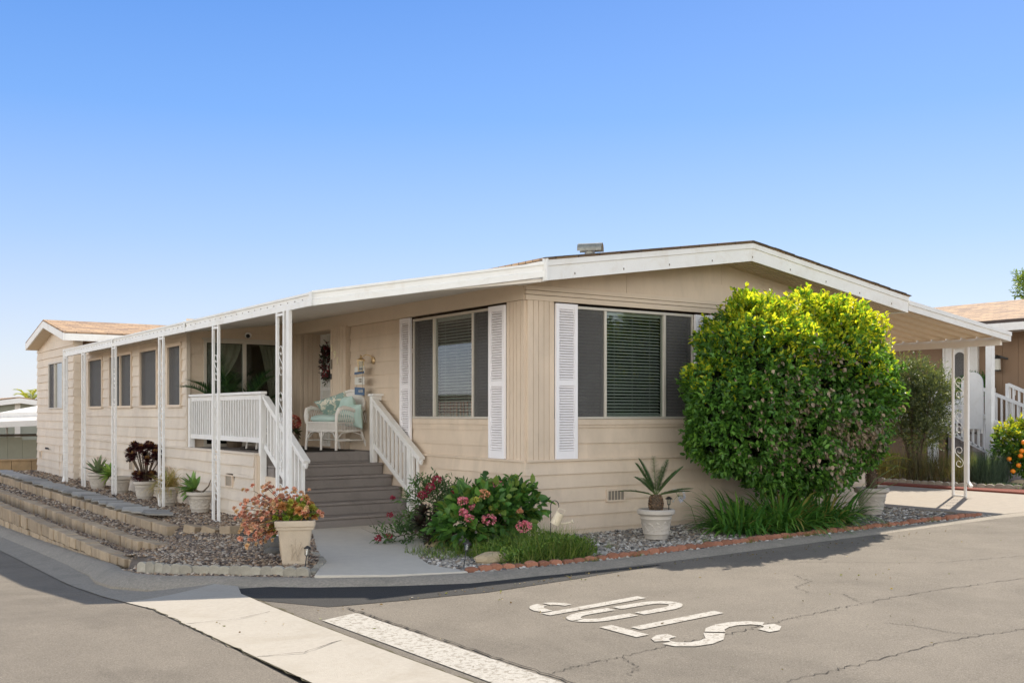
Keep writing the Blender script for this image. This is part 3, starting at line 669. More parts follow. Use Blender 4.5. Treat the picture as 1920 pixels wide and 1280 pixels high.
# front wall
m = MB()
lap(m, FRONT, .414, 6.5, [WZ0-.0, 1.335, 1.13, LED], [])
lap(m, FRONT, 3.2, 6.5, rng(HEAD, WZ0, .2))
ribs(m, FRONT, .0, .414, LED, HEAD, .035, 5); ribs(m, FRONT, 6.5, 6.83, LED, HEAD, .035, 4)
fbox(m, FRONT, .768, 2.855, WZ0-.075, WZ0-.005, 0, .034)
m.build('front_wall', tan, home)
m = MB()   # flared skirt below, front, with its ledge
fbox(m, FRONT, -.03, 6.86, LED-.012, LED+.012, -.02, .075)
lap(m, FRONT, -.055, 6.88, [LED-.012, .745, .57, .39, .21, .03, -.15], [], .045, .066)
m.build('skirting', tan, home)
m = MB()
fbox(m, FRONT, -.035, 6.87, HEAD, 3.0, 0, .05); fbox(m, FRONT, -.035, 6.87, 3.006, 3.055, 0, .054); fbox(m, FRONT, -.035, 6.87, 3.061, TOP+.01, 0, .05)
m.build('header_board', trimtan, home, bevel=.003)
# gable infill panels under the soffit
RIDGE = 3.42; roofb = lambda x: 3.12 + .148*(RIDGE+.13-abs(x-RIDGE)) ; rooft = lambda x: 3.36 + .148*(RIDGE+.13-abs(x-RIDGE))
m = MB()
def gp(x0, x1, z0, z1, wf):
    pts = []
    for x in lin(x0, x1, 13): pts.append((x, min(z1, roofb(x)+.02)))
    pts = [(x, z) for x, z in pts if z > z0+.003]
    if len(pts) < 2: return
    m.prism([(pts[0][0], -wf, z0)] + [(x, -wf, z) for x, z in pts] + [(pts[-1][0], -wf, z0)], (0, wf+.02, 0))
gp(0, 1.62, TOP, 3.36, .028); gp(1.625, 5.0, TOP, 3.36, .028); gp(5.005, 6.83, TOP, 3.36, .028); gp(0, 3.418, 3.355, 3.9, .012); gp(3.422, 6.83, 3.355, 3.9, .012)
m.build('gable_panel', tan, home)
# side wall, porch side
SW = [(.765, 2.855, WZ0, WZ1)]; ALC0, ALC1 = 5.57, 6.96
m = MB()
lap(m, SIDE, .39, 4.98, rng(HEAD, LED, .205), [(.39, 3.22, WZ0, HEAD)])
lap(m, SIDE, .766, 2.86, [WZ0, 1.335, 1.13, LED], [])
lap(m, SIDE, 3.2, 4.98, [WZ0, 1.335, 1.13, LED])
fbox(m, SIDE, .768, 2.855, WZ0-.075, WZ0-.005, 0, .034)
ribs(m, SIDE, .0, .39, LED, HEAD, .035, 5)
ribs(m, SIDE, 5.12, 5.57, LED, HEAD+.02, .10, 5); fbox(m, SIDE, 5.0, 5.118, LED, HEAD+.02, -.02, .09)
ribs(m, SIDE, 6.96, 7.36, LED, HEAD, .05, 4)
m.box(0, .36, ALC1, ALC1+.02, LED, HEAD); 
for k in range(4): m.box(.01+.09*k, .01+.09*k+.078, ALC1-.012, ALC1+.01, LED, HEAD)
m.box(0, .38, ALC0-.02, ALC0, LED, HEAD)
fbox(m, SIDE, ALC0, ALC1, HEAD-.0, HEAD+.03, -.36, .02)
m.build('side_wall', tan, home)
m = MB(); fbox(m, SIDE, .004, 7.4, HEAD+.004, 3.19, 0, .045); m.build('header_board', trimtan, home)
m = MB(); fbox(m, SIDE, -.03, 3.99, LED-.012, LED+.012, -.02, .075); lap(m, SIDE, -.055, 3.99, [LED-.012, .745, .57, .39, .21, .03, -.15], [], .045, .066, .004); m.build('skirting', tan, home)
# door with security grille
m = MB(); m.box(.36, .40, 5.5, 7.05, .5, 3.1); m.box(-.01, .36, 5.55, 6.96, .80, LED+.004); m.build('entry_recess', tan, home)
m = MB(); m.box(.345, .359, 6.02, 6.95, LED+.005, 2.97, 0); door = m.build('front_door', creamp, home)
m = MB()
for y in (6.06, 6.90): m.box(.325, .355, y-.03, y+.03, LED+.01, 2.955)
for z in (LED+.03, 1.62, 1.95, 2.935): m.box(.327, .353, 6.09, 6.87, z-.025, z+.025)
for k in range(7):
    y = 6.15+.11*k; m.box(.333, .347, y-.009, y+.009, LED+.055, 1.595); m.box(.333, .347, y-.009, y+.009, 1.975, 2.91)
m.box(.329, .351, 6.09, 6.87, 1.778, 1.79); m.build('security_grille', white, door)
m = MB(); m.box(.31, .33, 6.03, 6.075, 1.75, 1.95); m.build('door_handle', blackm, door)
# doorbell and mail slot plates on the pilaster
m = MB(); m.box(-.118, -.102, 5.49, 5.55, 2.26, 2.42); m.build('door_chime', ventm, home, bevel=.004)
m = MB(); m.box(-.122, -.102, 5.505, 5.545, 2.09, 2.18); m.build('doorbell', blackm, home, bevel=.004)
# porch back wall with sliding glass door
m = MB(); SD = [(-1.66, -.2, LED, 2.80)]
lap(m, BACK, -1.95, .0, rng(3.15, LED, .2), SD); m.build('porch_back_wall', tan, home)
m = MB()
a0, a1, z0, z1 = SD[0]
for (s, e, b, t) in ((a0, a1, z1-.05, z1), (a0, a1, z0, z0+.06), (a0, a0+.05, z0+.06, z1-.05), (a1-.05, a1, z0+.06, z1-.05), (-.955, -.895, z0+.06, z1-.05)): fbox(m, BACK, s, e, b, t, -.04, .035)
fbox(m, BACK, a0-.03, a1+.03, z1+.002, z1+.035, 0, .045)
sl_ = m.build('sliding_door', alum, home, bevel=.003)
m = MB(); fbox(m, BACK, a0+.05, a1-.05, z0+.06, z1-.05, -.012, -.006); m.build('pane', glass, sl_)
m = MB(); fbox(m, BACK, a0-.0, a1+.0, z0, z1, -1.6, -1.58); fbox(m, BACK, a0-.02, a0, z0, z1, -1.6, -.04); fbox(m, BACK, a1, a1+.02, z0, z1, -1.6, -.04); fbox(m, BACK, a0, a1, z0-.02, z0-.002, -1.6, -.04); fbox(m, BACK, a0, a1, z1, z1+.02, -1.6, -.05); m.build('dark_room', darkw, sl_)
def drape(name, fr, A, B, w, mt, par, amp=.02, n=40, nr=10, freq=26):
    """wavy cloth between two top-to-bottom edge curves A(t), B(t) -> (u, z)"""
    vs = []; fs = []
    for j in range(nr+1):
        t = j/nr
        for i in range(n+1):
            s = i/n; ua, za = A(t); ub, zb = B(t); vs.append(fr.p(ua+(ub-ua)*s, za+(zb-za)*s, w+amp*math.sin(s*freq)*(1-.3*t)))
    for j in range(nr):
        for i in range(n): fs.append((j*(n+1)+i, j*(n+1)+i+1, (j+1)*(n+1)+i+1, (j+1)*(n+1)+i))
    g = MB(); g.add(vs, fs); return g.build(name, mt, par, smooth=True)
drape('lace_curtain', BACK, lambda t: (-1.60, 2.74-.95*t), lambda t: (-.96-.62*t**1.6, 2.74-.95*t), -.08, lace, sl_)
drape('lace_curtain', BACK, lambda t: (-.62+.32*t**.8, 2.74-1.7*t), lambda t: (-.25, 2.74-1.7*t), -.08, lace, sl_, .018, 24)
# wing wall with four windows
WW = [(7.62, 8.45, 1.62, 2.76), (9.08, 10.28, 1.62, 2.76), (10.86, 12.66, 1.62, 2.76), (13.28, 14.6, 1.62, 2.76)]
m = MB(); lap(m, WING, 7.43, 15.4, rng(3.05, .93, .2), WW, .004, .028); fbox(m, WING, 7.36, 7.425, .93, 3.05, -.05, .016); m.build('wing_wall', tan2, home)
m = MB(); fbox(m, WING, 4.0, 15.4, LED-.015, LED+.015, -.05, .07); lap(m, WING, 4.06, 15.4, [LED-.015, .74, .56, .38, .20, .02, -.12], [(4.9,5.2,.41,.6)], .04, .07, .008)
for z in (): pass
m.build('wing_skirting', tan2, home)
m = MB(); m.box(-1.99, -1.86, 3.99, 4.05, -.1, LED-.02); m.box(-1.97, -1.88, 3.965, 3.988, -.1, LED-.03); m.build('corner_board', trimtan, home)
# little room at the far end, cross gabled
m = MB(); lap(m, EXT, 15.4, 19.85, rng(3.32, -.12, .2), [(16.55, 18.25, 1.62, 2.80)], .004, .03); lap(m, EXTS, -2.12, -1.93, rng(3.3, -.12, .2), [], .004, .03)
m.prism([(-2.125, 15.4, 3.32), (-2.125, 17.3, 3.66), (-2.125, 19.85, 3.32)], (.03, 0, 0)); fbox(m, EXT, 16.9, 16.92, -.1, .72, .0, .034); m.build('end_room_wall', tan2, home)
m = MB()
for s in (1, -1):
    ye = 14.93 if s == 1 else 19.7
    m.prism([(-2.45, ye, 3.36), (-2.45, 17.3, 3.80), (-2.45, 17.3, 3.835), (-2.45, ye, 3.395)], (6.0, 0, 0), 0)
m.build('end_room_roof', shing, home)
m = MB()
for ye in (14.93, 19.7):
    m.prism([(-2.455, ye, 3.19), (-2.455, 17.3, 3.63), (-2.455, 17.3, 3.795), (-2.455, ye, 3.355)], (.03, 0, 0))
m.box(-2.42, 3, 14.935, 14.96, 3.19, 3.352); m.box(-2.42, 3, 19.67, 19.695, 3.19, 3.352)
m.build('end_room_fascia', fasc, home)
m = MB()
for ye in (14.97, 19.66): m.prism([(-2.42, ye, 3.20), (-2.42, 17.3, 3.64), (-2.42, 17.3, 3.655), (-2.42, ye, 3.215)], (.36, 0, 0))
m.build('end_room_soffit', soffit, home)

# windows --------------------------------------------------------
def window(fr, a0, a1, z0, z1, mull, kinds, lab, cover='blinds', fw=.035, out=.03, lite=None):
    m = MB()
    fbox(m, fr, a0, a1, z1-fw, z1, -.05, out); fbox(m, fr, a0, a1, z0, z0+fw*.8, -.05, out+.012)
    fbox(m, fr, a0, a0+fw*.8, z0+fw*.8, z1-fw, -.05, out); fbox(m, fr, a1-fw*.8, a1, z0+fw*.8, z1-fw, -.05, out)
    for u in mull: fbox(m, fr, u-.02, u+.02, z0+fw*.8, z1-fw, -.045, out-.004)
    wn = m.build('window', alum if lite is None else lite, home, bevel=.003)
    if lab: wn['label'] = lab
    ed = [a0+fw*.8] + list(mull) + [a1-fw*.8]
    for k, (s, e) in enumerate(zip(ed[:-1], ed[1:])):
        s2 = s+(.02 if k else 0); e2 = e-(.02 if k < len(ed)-2 else 0); g = MB(); fbox(g, fr, s2, e2, z0+fw*.8, z1-fw, -.012, -.007); g.build('pane', glass, wn)
        if kinds[k] == 's': g = MB(); fbox(g, fr, s2+.001, e2-.001, z0+fw*.8+.001, z1-fw-.001, .006, .008); g.build('insect_screen', screenm, wn)
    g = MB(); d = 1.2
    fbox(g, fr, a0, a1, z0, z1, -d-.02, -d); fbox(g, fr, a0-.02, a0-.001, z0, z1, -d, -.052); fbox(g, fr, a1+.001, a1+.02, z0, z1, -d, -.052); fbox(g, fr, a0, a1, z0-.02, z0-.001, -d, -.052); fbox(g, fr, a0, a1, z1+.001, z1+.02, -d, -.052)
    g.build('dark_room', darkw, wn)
    if cover == 'blinds':
        for s, e in zip(ed[:-1], ed[1:]):
            g = MB(); z = z1-fw-.03; fbox(g, fr, s+.02, e-.02, z-.012, z+.028, -.10, -.05)
            while z > z0+.07:
                z -= .0425; c = fr.p((s+e)/2+random.uniform(-.001, .001), z, -.075); ti = R(27+random.uniform(-2, 2))
                g.obox(c, fr.u*((e-s)/2-.02), fr.n*.0215*math.cos(ti)+Vector((0, 0, -.0215*math.sin(ti))), Vector((0, 0, .0014)))
            fbox(g, fr, s+.02, e-.02, z0+.035, z0+.05, -.095, -.055)
            for q in (.2, .5, .8): u = s+(e-s)*q; fbox(g, fr, u-.0015, u+.0015, z0+.05, z1-.06, -.052, -.05)
            g.build('blinds', blindm, wn)
    elif cover == 'curtain':
        nn = max(6, int((a1-a0)*16)); drape('curtain', fr, lambda t: (a0+.03, z1-.05-(z1-z0-.1)*t), lambda t: (a1-.03, z1-.05-(z1-z0-.1)*t), -.11, curt, wn, .03, nn*4, 3, nn*3.1)
    return wn
window(FRONT, .768, 2.852, WZ0, WZ1, [1.264, 2.316], 's-s', 'wide front window of three panes with white horizontal blinds', 'blinds')
window(SIDE, .768, 2.852, WZ0, WZ1, [1.22, 2.256], 's-s', 'wide side window of three panes reflecting the sky', 'blinds')
for (a0, a1, z0, z1) in WW: window(WING, a0, a1, z0, z1, [(a0+a1)/2] if a1-a0 > 1.5 else [], 'ss' if a1-a0 > 1.5 else 's', None, 'curtain', .06, .045, trimtan)
window(EXT, 16.55, 18.25, 1.62, 2.80, [17.55], '-s', None, 'curtain', .04, .035)
def shutter(fr, a0, a1, z0, z1, out=.034):
    m = MB(); f = .05; zm = z0+(z1-z0)*.49
    fbox(m, fr, a0, a0+f, z0, z1, out, out+.035); fbox(m, fr, a1-f, a1, z0, z1, out, out+.035)
    for (b, t) in ((z0, z0+.10), (zm-.035, zm+.035), (z1-.07, z1)): fbox(m, fr, a0+f, a1-f, b, t, out, out+.033)
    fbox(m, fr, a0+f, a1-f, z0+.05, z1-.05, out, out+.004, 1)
    for (b, t) in ((z0+.10, zm-.035), (zm+.035, z1-.07)):
        n = int((t-b)/.033)
        for k in range(n):
            z = b+(k+.5)*(t-b)/n; c = fr.p((a0+a1)/2, z, out+.017); m.obox(c, fr.u*((a1-a0)/2-f), fr.n*.011+Vector((0, 0, -.0105)), Vector((0, 0, .0035))+fr.n*.003)
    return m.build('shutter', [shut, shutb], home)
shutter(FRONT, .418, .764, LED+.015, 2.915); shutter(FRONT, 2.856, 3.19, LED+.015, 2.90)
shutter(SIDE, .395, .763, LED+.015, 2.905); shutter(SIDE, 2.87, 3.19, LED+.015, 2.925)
# foundation vents
def fvent(fr, a, z, wd, h, out=.07):
    m = MB(); fbox(m, fr, a-wd/2, a+wd/2, z-h/2, z+h/2, out-.02, out+.003, 1)
    for (s, e, b, t) in ((a-wd/2-.025, a+wd/2+.025, z+h/2, z+h/2+.02), (a-wd/2-.025, a+wd/2+.025, z-h/2-.02, z-h/2), (a-wd/2-.025, a-wd/2, z-h/2, z+h/2), (a+wd/2, a+wd/2+.025, z-h/2, z+h/2)): fbox(m, fr, s, e, b, t, out-.02, out+.012)
    n = int(wd/.05)
    for k in range(1, n): u = a-wd/2+wd*k/n; fbox(m, fr, u-.004, u+.004, z-h/2, z+h/2, out-.01, out+.007)
    m.build('foundation_vent', [tan, ventm], home)
fvent(FRONT, 1.40, .44, .27, .12); fvent(SIDE, 1.5, .50, .27, .12)
for y in (5.05, 8.3, 10.7, 13.4): fvent(WING, y, .48, .26, .15, .075)
for y in (19.3, 16.4): fvent(EXT, y, .42, .22, .16, .03)
m = MB(); m.tube([(-2.17, 18.5, .62), (-2.21, 18.3, .60), (-2.19, 18.0, .60)], .012); m.tube([(-2.13, 18.3, .6), (-2.22, 18.3, .62)], .02); m.build('hose_tap', blackm, home)

# main roof, fascia and soffit ----------------------------------------
m = MB(); YB = 24
for s in (-1, 1):
    xe = -.15 if s == -1 else 6.99; ze = rooft(-.13)
    P_ = [(xe, -.62, ze-.006), (RIDGE, -.62, rooft(RIDGE)+.0), (RIDGE, -.62, rooft(RIDGE)+.03), (xe, -.62, ze+.022)]
    m.prism(P_, (0, YB+.62, 0), 0)
m.build('roof', shing, home)
m = MB()   # ragged dark shingle ends along the gable
for k in range(52):
    x = -.17+7.16*k/52; x2 = -.17+7.16*(k+1)/52; j = random.uniform(0, .012); xm = (x+x2)/2
    z = rooft(xm)+.012+j*.5; sl2 = .148*(1 if xm < RIDGE else -1)
    m.obox((xm, -.625, z), ((x2-x)/2+.006, 0, (x2-x)/2*sl2), (0, .018+j, 0), (0, 0, .006))
m.build('shingle_edge', shingd, home)
m = MB()
for s in (-1, 1):
    x0 = -.13 if s == -1 else 6.97
    pr_ = lambda y, lo, hi, th: m.prism([(x0, y, 3.36+lo), (RIDGE, y, rooft(RIDGE)+lo), (RIDGE, y, rooft(RIDGE)+hi), (x0, y, 3.36+hi)], (0, th, 0))
    pr_(-.60, -.255, -.075, .03); pr_(-.617, -.08, -.008, .047)
m.box(-.135, -.10, -.57, .0, 3.105, 3.35); m.box(6.94, 6.975, -.57, YB, 3.105, 3.35); m.box(-.12, -.10, 0, YB, 3.2, 3.35)
fa = m.build('gable_fascia', fasc, home, bevel=.003)
m = MB()
for k in range(9):
    x = .3+.78*k; zz = rooft(x)-.2
    m.box(x-.006, x+.006, -.607, -.601, zz-.012, zz+.012)
m.build('nail_head', ventm, fa)
m = MB(); m.box(-.16, -.125, -.64, -.56, 3.10, 3.37); m.build('fascia_corner', fasc, home, bevel=.004)
m = MB()   # ribbed soffit under the gable overhang: boards parallel to the roof slope
for s in (-1, 1):
    x0 = -.10 if s == -1 else 6.94
    for k in range(6):
        y = -.57+.095*k
        m.prism([(x0, y+.012, 3.13), (RIDGE, y+.012, 3.13+.148*3.52), (RIDGE, y+.012, 3.15+.148*3.52), (x0, y+.012, 3.15)], (0, .072, 0))
    m.prism([(x0, -.57, 3.16), (RIDGE, -.57, 3.16+.148*3.52), (RIDGE, -.57, 3.17+.148*3.52), (x0, -.57, 3.17)], (0, .58, 0))
m.build('soffit', soffit, home)
m = MB(); m.box(6.80, 6.83, .02, 20, -.1, 3.2); m.build('right_wall', tan, home)

# porch awning ----------------------------------------------------------
AX, BEND = -2.5, .85; ZA = 3.16; ZE = 2.86
def awn(y0): pass
m = MB()
top = [(-.12, -.58, 3.33), (-.02, .0, 3.19), (-.02, 14.6, 3.19), (AX, 14.6, ZE), (AX, BEND, ZE)]
# underside panels with joints running out from the wall
yy = BEND
m.add([(-.11,-.56,3.10),(-.02,.02,3.13),(-.02,BEND,3.15),(AX+.02,BEND,ZE-.02),(-.11,-.56,3.14),(-.02,.02,3.17),(-.02,BEND,3.19),(AX+.02,BEND,ZE+.02)], [(0,1,2,3),(7,6,5,4),(0,3,7,4)])
while yy < 14.55:
    y2 = min(yy+.4, 14.6); m.prism([(-.02, yy+.004, 3.15), (AX+.02, yy+.004, ZE-.02), (AX+.02, yy+.004, ZE+.02), (-.02, yy+.004, 3.19)], (0, y2-yy-.008, 0)); yy = y2
aw = m.build('awning_roof', porchc, home)
m = MB()
def gutter(p, q, h=.155):
    p, q = Vector(p), Vector(q); d = (q-p).normalized(); sd = d.cross(Vector((0, 0, 1))).normalized()*-1
    m.prism([p, p+Vector((0,0,h)), p+sd*.0+Vector((0,0,h))+sd*.05, p+sd*.05+Vector((0,0,h*.0))], q-p)
    off = -sd*.012
    m.prism([p+off+Vector((0,0,0)), p+off+Vector((0,0,h*.42)), p+Vector((0,0,h*.42+.01)), p+Vector((0,0,0))], q-p)
    m.prism([p+off*1.4+Vector((0,0,h*.86)), p+off*1.4+Vector((0,0,h+.006)), p+Vector((0,0,h+.006)), p+Vector((0,0,h*.86))], q-p)
gutter((AX, 14.6, 2.79), (AX, BEND, 2.79)); gutter((AX, BEND, 2.79), (-.13, -.59, 3.15), .17)
for (y, ) in ((BEND,), (5.7,), (10.2,), (14.58,)): m.box(AX-.024, AX-.013, y-.035, y+.035, 2.785, 2.955)
gt_ = m.build('awning_gutter', fasc, home)
m = MB()
for k in range(60):
    y = 1.1+.225*k; m.box(AX-.018, AX-.011, y-.004, y+.004, 2.87, 2.886)
m.build('gutter_screw', ventm, gt_)
# scroll posts
def scroll_s(m, c, w_, h, u, r=.006):
    """an S scroll of height h centred at c, in plane (u, z)"""
    u = Vector(u); c = Vector(c); pts = []
    for sgn in (1, -1):
        P2 = []
        for k in range(15):
            t = k/14; a = t*2*math.pi*1.15; rad = w_*.42*(1-.72*t); cx = 0; cz = h/2-w_*.45
            P2.append((-(cx+rad*math.cos(a+math.pi*.5))*1.0, cz+rad*math.sin(a+math.pi*.5)))
        ln = [(w_*.42*s_, zz) for s_, zz in ((0, 0),)]
        P3 = [(0, 0), (w_*.30, h*.12), (w_*.42, h/2-w_*.55)] + [(w_*.42*math.cos(a)*(1-.6*i/12), h/2-w_*.45+w_*.42*math.sin(a)*(1-.6*i/12)) for i, a in enumerate(lin(0, 2*math.pi*.95, 13))]
        m.tube([c+u*(x*sgn)+Vector((0, 0, z*sgn)) for x, z in P3], r, 5)
def scroll_post(loc, zt, zb, w_=.23, label=None, par=home, spout=False, mt=white):
    x, y = loc; m = MB(); s = .019
    for dy in (-w_/2, w_/2): m.box(x-s, x+s, y+dy-s, y+dy+s, zb, zt)
    m.box(x-s*.9, x+s*.9, y-w_/2+s, y+w_/2-s, zb+.01, zb+.035); m.box(x-s*.9, x+s*.9, y-w_/2+s, y+w_/2-s, zt-.05, zt-.02)
    p = m.build('porch_post', mt, par, bevel=.003)
    if label: p['label'] = label
    for zz in (.73, 1.35, 1.98) if mt is white and x > 0 else (.45, 1.02, 1.60, 2.18):
        m = MB(); scroll_s(m, (x, y, zz), w_-2*s-.01, .40, (0, 1, 0), .006); m.build('scroll', mt, p)
    if spout:
        m = MB(); dy = (w_/2+.045)*(1 if x < 0 else -1); m.box(x-.03, x+.03, y+dy-.02, y+dy+.02, zb+(.12 if x < 0 else .26), zt); m.bar((x, y+dy, zb+(.14 if x < 0 else .28)), (x-.05, y+dy-.10, zb+(.02 if x < 0 else .20)), .06, .045); m.build('downspout', mt, p)
for (y, lb) in ((1.8, None), (4.25, None), (6.98, None), (10.1, None), (12.66, None), (14.4, None)):
    scroll_post((AX, y), 2.79, -.075, .23, lb, home, spout=(y == 14.4))
m = MB(); m.box(AX-.022, AX+.022, 1.8-.30, 1.8-.22, -.06, 2.79); m.build('gutter_downpipe', white, home)

# roof vent -------------------------------------------------------------
m = MB(); rv = (2.10, 1.35, 3.84)
m.lathe([(.075, -.25), (.075, .075)], 20, rv)
m.build('roof_vent_pipe', galv, home, smooth=True)
m = MB(); d = Vector((.5, -.6, .0)).normalized(); sd = d.cross(Vector((0, 0, 1))); vs = []; nn = 12; c = Vector(rv)+Vector((0, 0, .075))
for e in (-.17, .19):
    for r_ in (.102, .094):
        for k in range(nn+1):
            a = math.pi*(-.06+1.12*k/nn); vs.append(c + d*e + sd*r_*math.cos(a) + Vector((0, 0, r_*math.sin(a))))
K = nn+1; fs = []
for k in range(nn):
    fs += [(k, k+1, 2*K+k+1, 2*K+k), (K+k+1, K+k, 3*K+k, 3*K+k+1), (k+1, k, K+k, K+k+1), (2*K+k, 2*K+k+1, 3*K+k+1, 3*K+k)]
m.add(vs, fs); m.build('roof_vent_hood', galv, home, smooth=True)

cpm = mat('carport_underside', (.78, .66, .50), .6, .06, 3)
# carport on the right -----------------------------------------------------
m = MB(); pit = .30; y = -.57; zw = lambda x: 3.22-.128*(x-6.95)
while y < 14:
    for (a, b, dz) in ((0, .17, 0), (.17, .19, None), (.19, .28, .07), (.28, .30, None)):
        z0a = 0 if dz is None and a < .2 else (.07 if dz is None else dz); z0b = .07 if dz is None and a < .2 else (0 if dz is None else dz)
        q = [(6.99, y+a, zw(6.99)+z0a), (9.86, y+a, zw(9.86)+z0a), (9.86, y+b, zw(9.86)+z0b), (6.99, y+b, zw(6.99)+z0b)]
        m.add(q + [(p[0], p[1], p[2]+.006) for p in q], [(0,1,2,3),(7,6,5,4),(1,5,6,2)])
    y += pit
m.build('carport_roof', cpm, home)
m = MB(); m.prism([(6.98, -.60, 3.14), (9.91, -.60, 2.765), (9.91, -.60, 2.92), (6.98, -.60, 3.295)], (0, .03, 0)); m.prism([(6.98, -.617, 3.235), (9.91, -.617, 2.86), (9.91, -.617, 2.925), (6.98, -.617, 3.30)], (0, .017, 0))
m.box(9.88, 9.91, -.57, 14, 2.765, 2.92); m.build('carport_fascia', white, home)
m = MB(); m.box(9.73, 9.80, -.5, 14, 2.70, 2.80); m.build('carport_beam', porchc, home)
scroll_post((9.78, .30), 2.72, .01, .24, 'scroll work carport post with a downspout', home, True)
scroll_post((9.78, 4.6), 2.72, .01, .24, None, home)

# deck, stairs, rails ---------------------------------------------------------
deck = root('porch_deck', (-1.0, 4, 0), 'raised porch deck with grey carpeted steps and white railings', 'porch')
m = MB(); m.box(-1.93, -.01, 4.0, 7.4, .78, LED+.008); m.build('deck_floor', carpet, deck, bevel=.012)
for k, (z, y) in enumerate(zip((.76, .595, .43, .265, .10), (3.70, 3.40, 3.10, 2.80, 2.50))):
    m = MB(); m.box(-1.84, -.07, y+.0, y+.33, z-.04, z); m.box(-1.84, -.07, y+.02, y+.32, z-.30 if k < 4 else -.1, z-.04); m.build('step', carpet, deck, bevel=.013)
m = MB(); m.box(-1.84, -.07, 3.98, 4.02, .5, .78); m.build('riser', carpet, deck)
m = MB(); m.prism([(-1.845, 3.99, -.1), (-1.845, 2.52, -.1), (-1.845, 2.52, .05), (-1.845, 3.6, .60), (-1.845, 3.99, .60)], (-.03, 0, 0)); m.build('stair_side_panel', trimtan, deck)
def railing(p, q, posts, zt, zb, name='railing', off=.11, sgn=None):
    """p,q: floor-level ends (x,y,z); rail follows the slope"""
    p, q = Vector(p), Vector(q); m = MB(); up = Vector((0, 0, 1))
    m.bar(p+up*zt, q+up*zt, .095, .04); m.bar(p+up*(zt-.06), q+up*(zt-.06), .03, .075); m.bar(p+up*zb, q+up*zb, .04, .075)
    r_ = m.build(name, white, deck, bevel=.004); d = q-p; n = int(Vector((d.x, d.y)).length/off)
    for k in range(1, n):
        c = p+d*k/n; g = MB(); g.box(c.x-.018, c.x+.018, c.y-.018, c.y+.018, c.z+zb+.02, c.z+zt-.05); g.build('baluster', white, r_)
    for (t, lo, hi) in posts:
        c = p+d*t; g = MB(); g.box(c.x-.045, c.x+.045, c.y-.045, c.y+.045, c.z+lo, c.z+hi); g.build('railing_post', white, r_, bevel=.004)
    return r_
railing((-1.9, 7.32, LED), (-1.9, 3.93, LED), [(.005, 0, .86), (.38, 0, .86), (.985, -.95, .86)], .895, .20)
railing((-1.9, 3.87, LED-.04), (-1.9, 2.38, .0), [(.68, -.35, .80)], .87, .16, 'stair_railing', .12)
railing((-.14, 3.90, LED-.04), (-.14, 2.38, .0), [(.0, -.17, .90), (.78, -.25, .80)], .87, .16, 'stair_railing', .12)
m = MB(); m.box(-.20, .02, 3.8, 3.98, 1.785, 1.82); m.box(-.10, -.0, 3.86, 3.95, 1.72, 1.784); m.build('railing_cap', white, deck, bevel=.004)

# ================================================================ things on the porch
# door wreath
WR = (.30, 6.56, 2.43); r = root('door_wreath', WR, 'dark twiggy wreath with red and white berries hung on the front door', 'wreath')
n = 420; a = RNG.uniform(0, 6.28, n); rad = .20+RNG.normal(0, .045, n)
P = np.stack([WR[0]+RNG.normal(-.01, .02, n), WR[1]+rad*.72*np.cos(a), WR[2]+rad*1.15*np.sin(a)], 1)
D = nrm(np.stack([RNG.normal(-.5, .4, n), np.cos(a+.9)+RNG.normal(0, .5, n), np.sin(a+.9)+RNG.normal(0, .5, n)], 1))
leaves('twigs', P, D, .085, .032, pick([(.04,.035,.03),(.06,.07,.035),(.11,.02,.02),(.05,.03,.03)], n), leafd, r)
berr = mat('berry_red', (.35, .03, .04), .5); m = MB()
for k in range(26):
    a_ = random.uniform(0, 6.28); q = .20+random.gauss(0, .03); m.blob((WR[0]-.04, WR[1]+q*.72*math.cos(a_), WR[2]+q*1.15*math.sin(a_)), (.02,)*3, nu=8, nv=6); m.build('berry', berr if k % 3 else creamp, r, smooth=True); m = MB()
# house numbers
def text(s, size, M, m, parent=None, ext=.003, name='lettering', font_bold=False):
    cu = bpy.data.curves.new(name, 'FONT'); cu.body = s; cu.size = size; cu.extrude = ext; cu.align_x = 'CENTER'; cu.align_y = 'CENTER'; cu.materials.append(m)
    t = bpy.data.objects.new('text_source', cu); sc.collection.objects.link(t)
    me = bpy.data.meshes.new_from_object(t.evaluated_get(bpy.context.evaluated_depsgraph_get())); bpy.data.objects.remove(t)
    o = bpy.data.objects.new(name, me); sc.collection.objects.link(o)
    if parent: o.parent = parent; M = Matrix.Translation(-ORI[parent.name]) @ M
    me.transform(M); ORI[o.name] = ORI[parent.name]; return o
SIDEROT = Matrix(((0, 0, -1), (-1, 0, 0), (0, 1, 0))).to_4x4()    # text facing -X, reading towards -Y
def sm(x, y, z): return Matrix.Translation((x, y, z)) @ SIDEROT
numb = mat('number_cream', (.85, .78, .55), .4)
r = root('house_numbers', (-.11, 5.38, 2.5), 'brass house number 191 stepping down beside the front door', 'number sign')
for ch, y, z in (('1', 5.485, 2.60), ('9', 5.375, 2.49), ('1', 5.265, 2.385)): text(ch, .17, sm(-.112, y, z), numb, r, .006, 'digit')
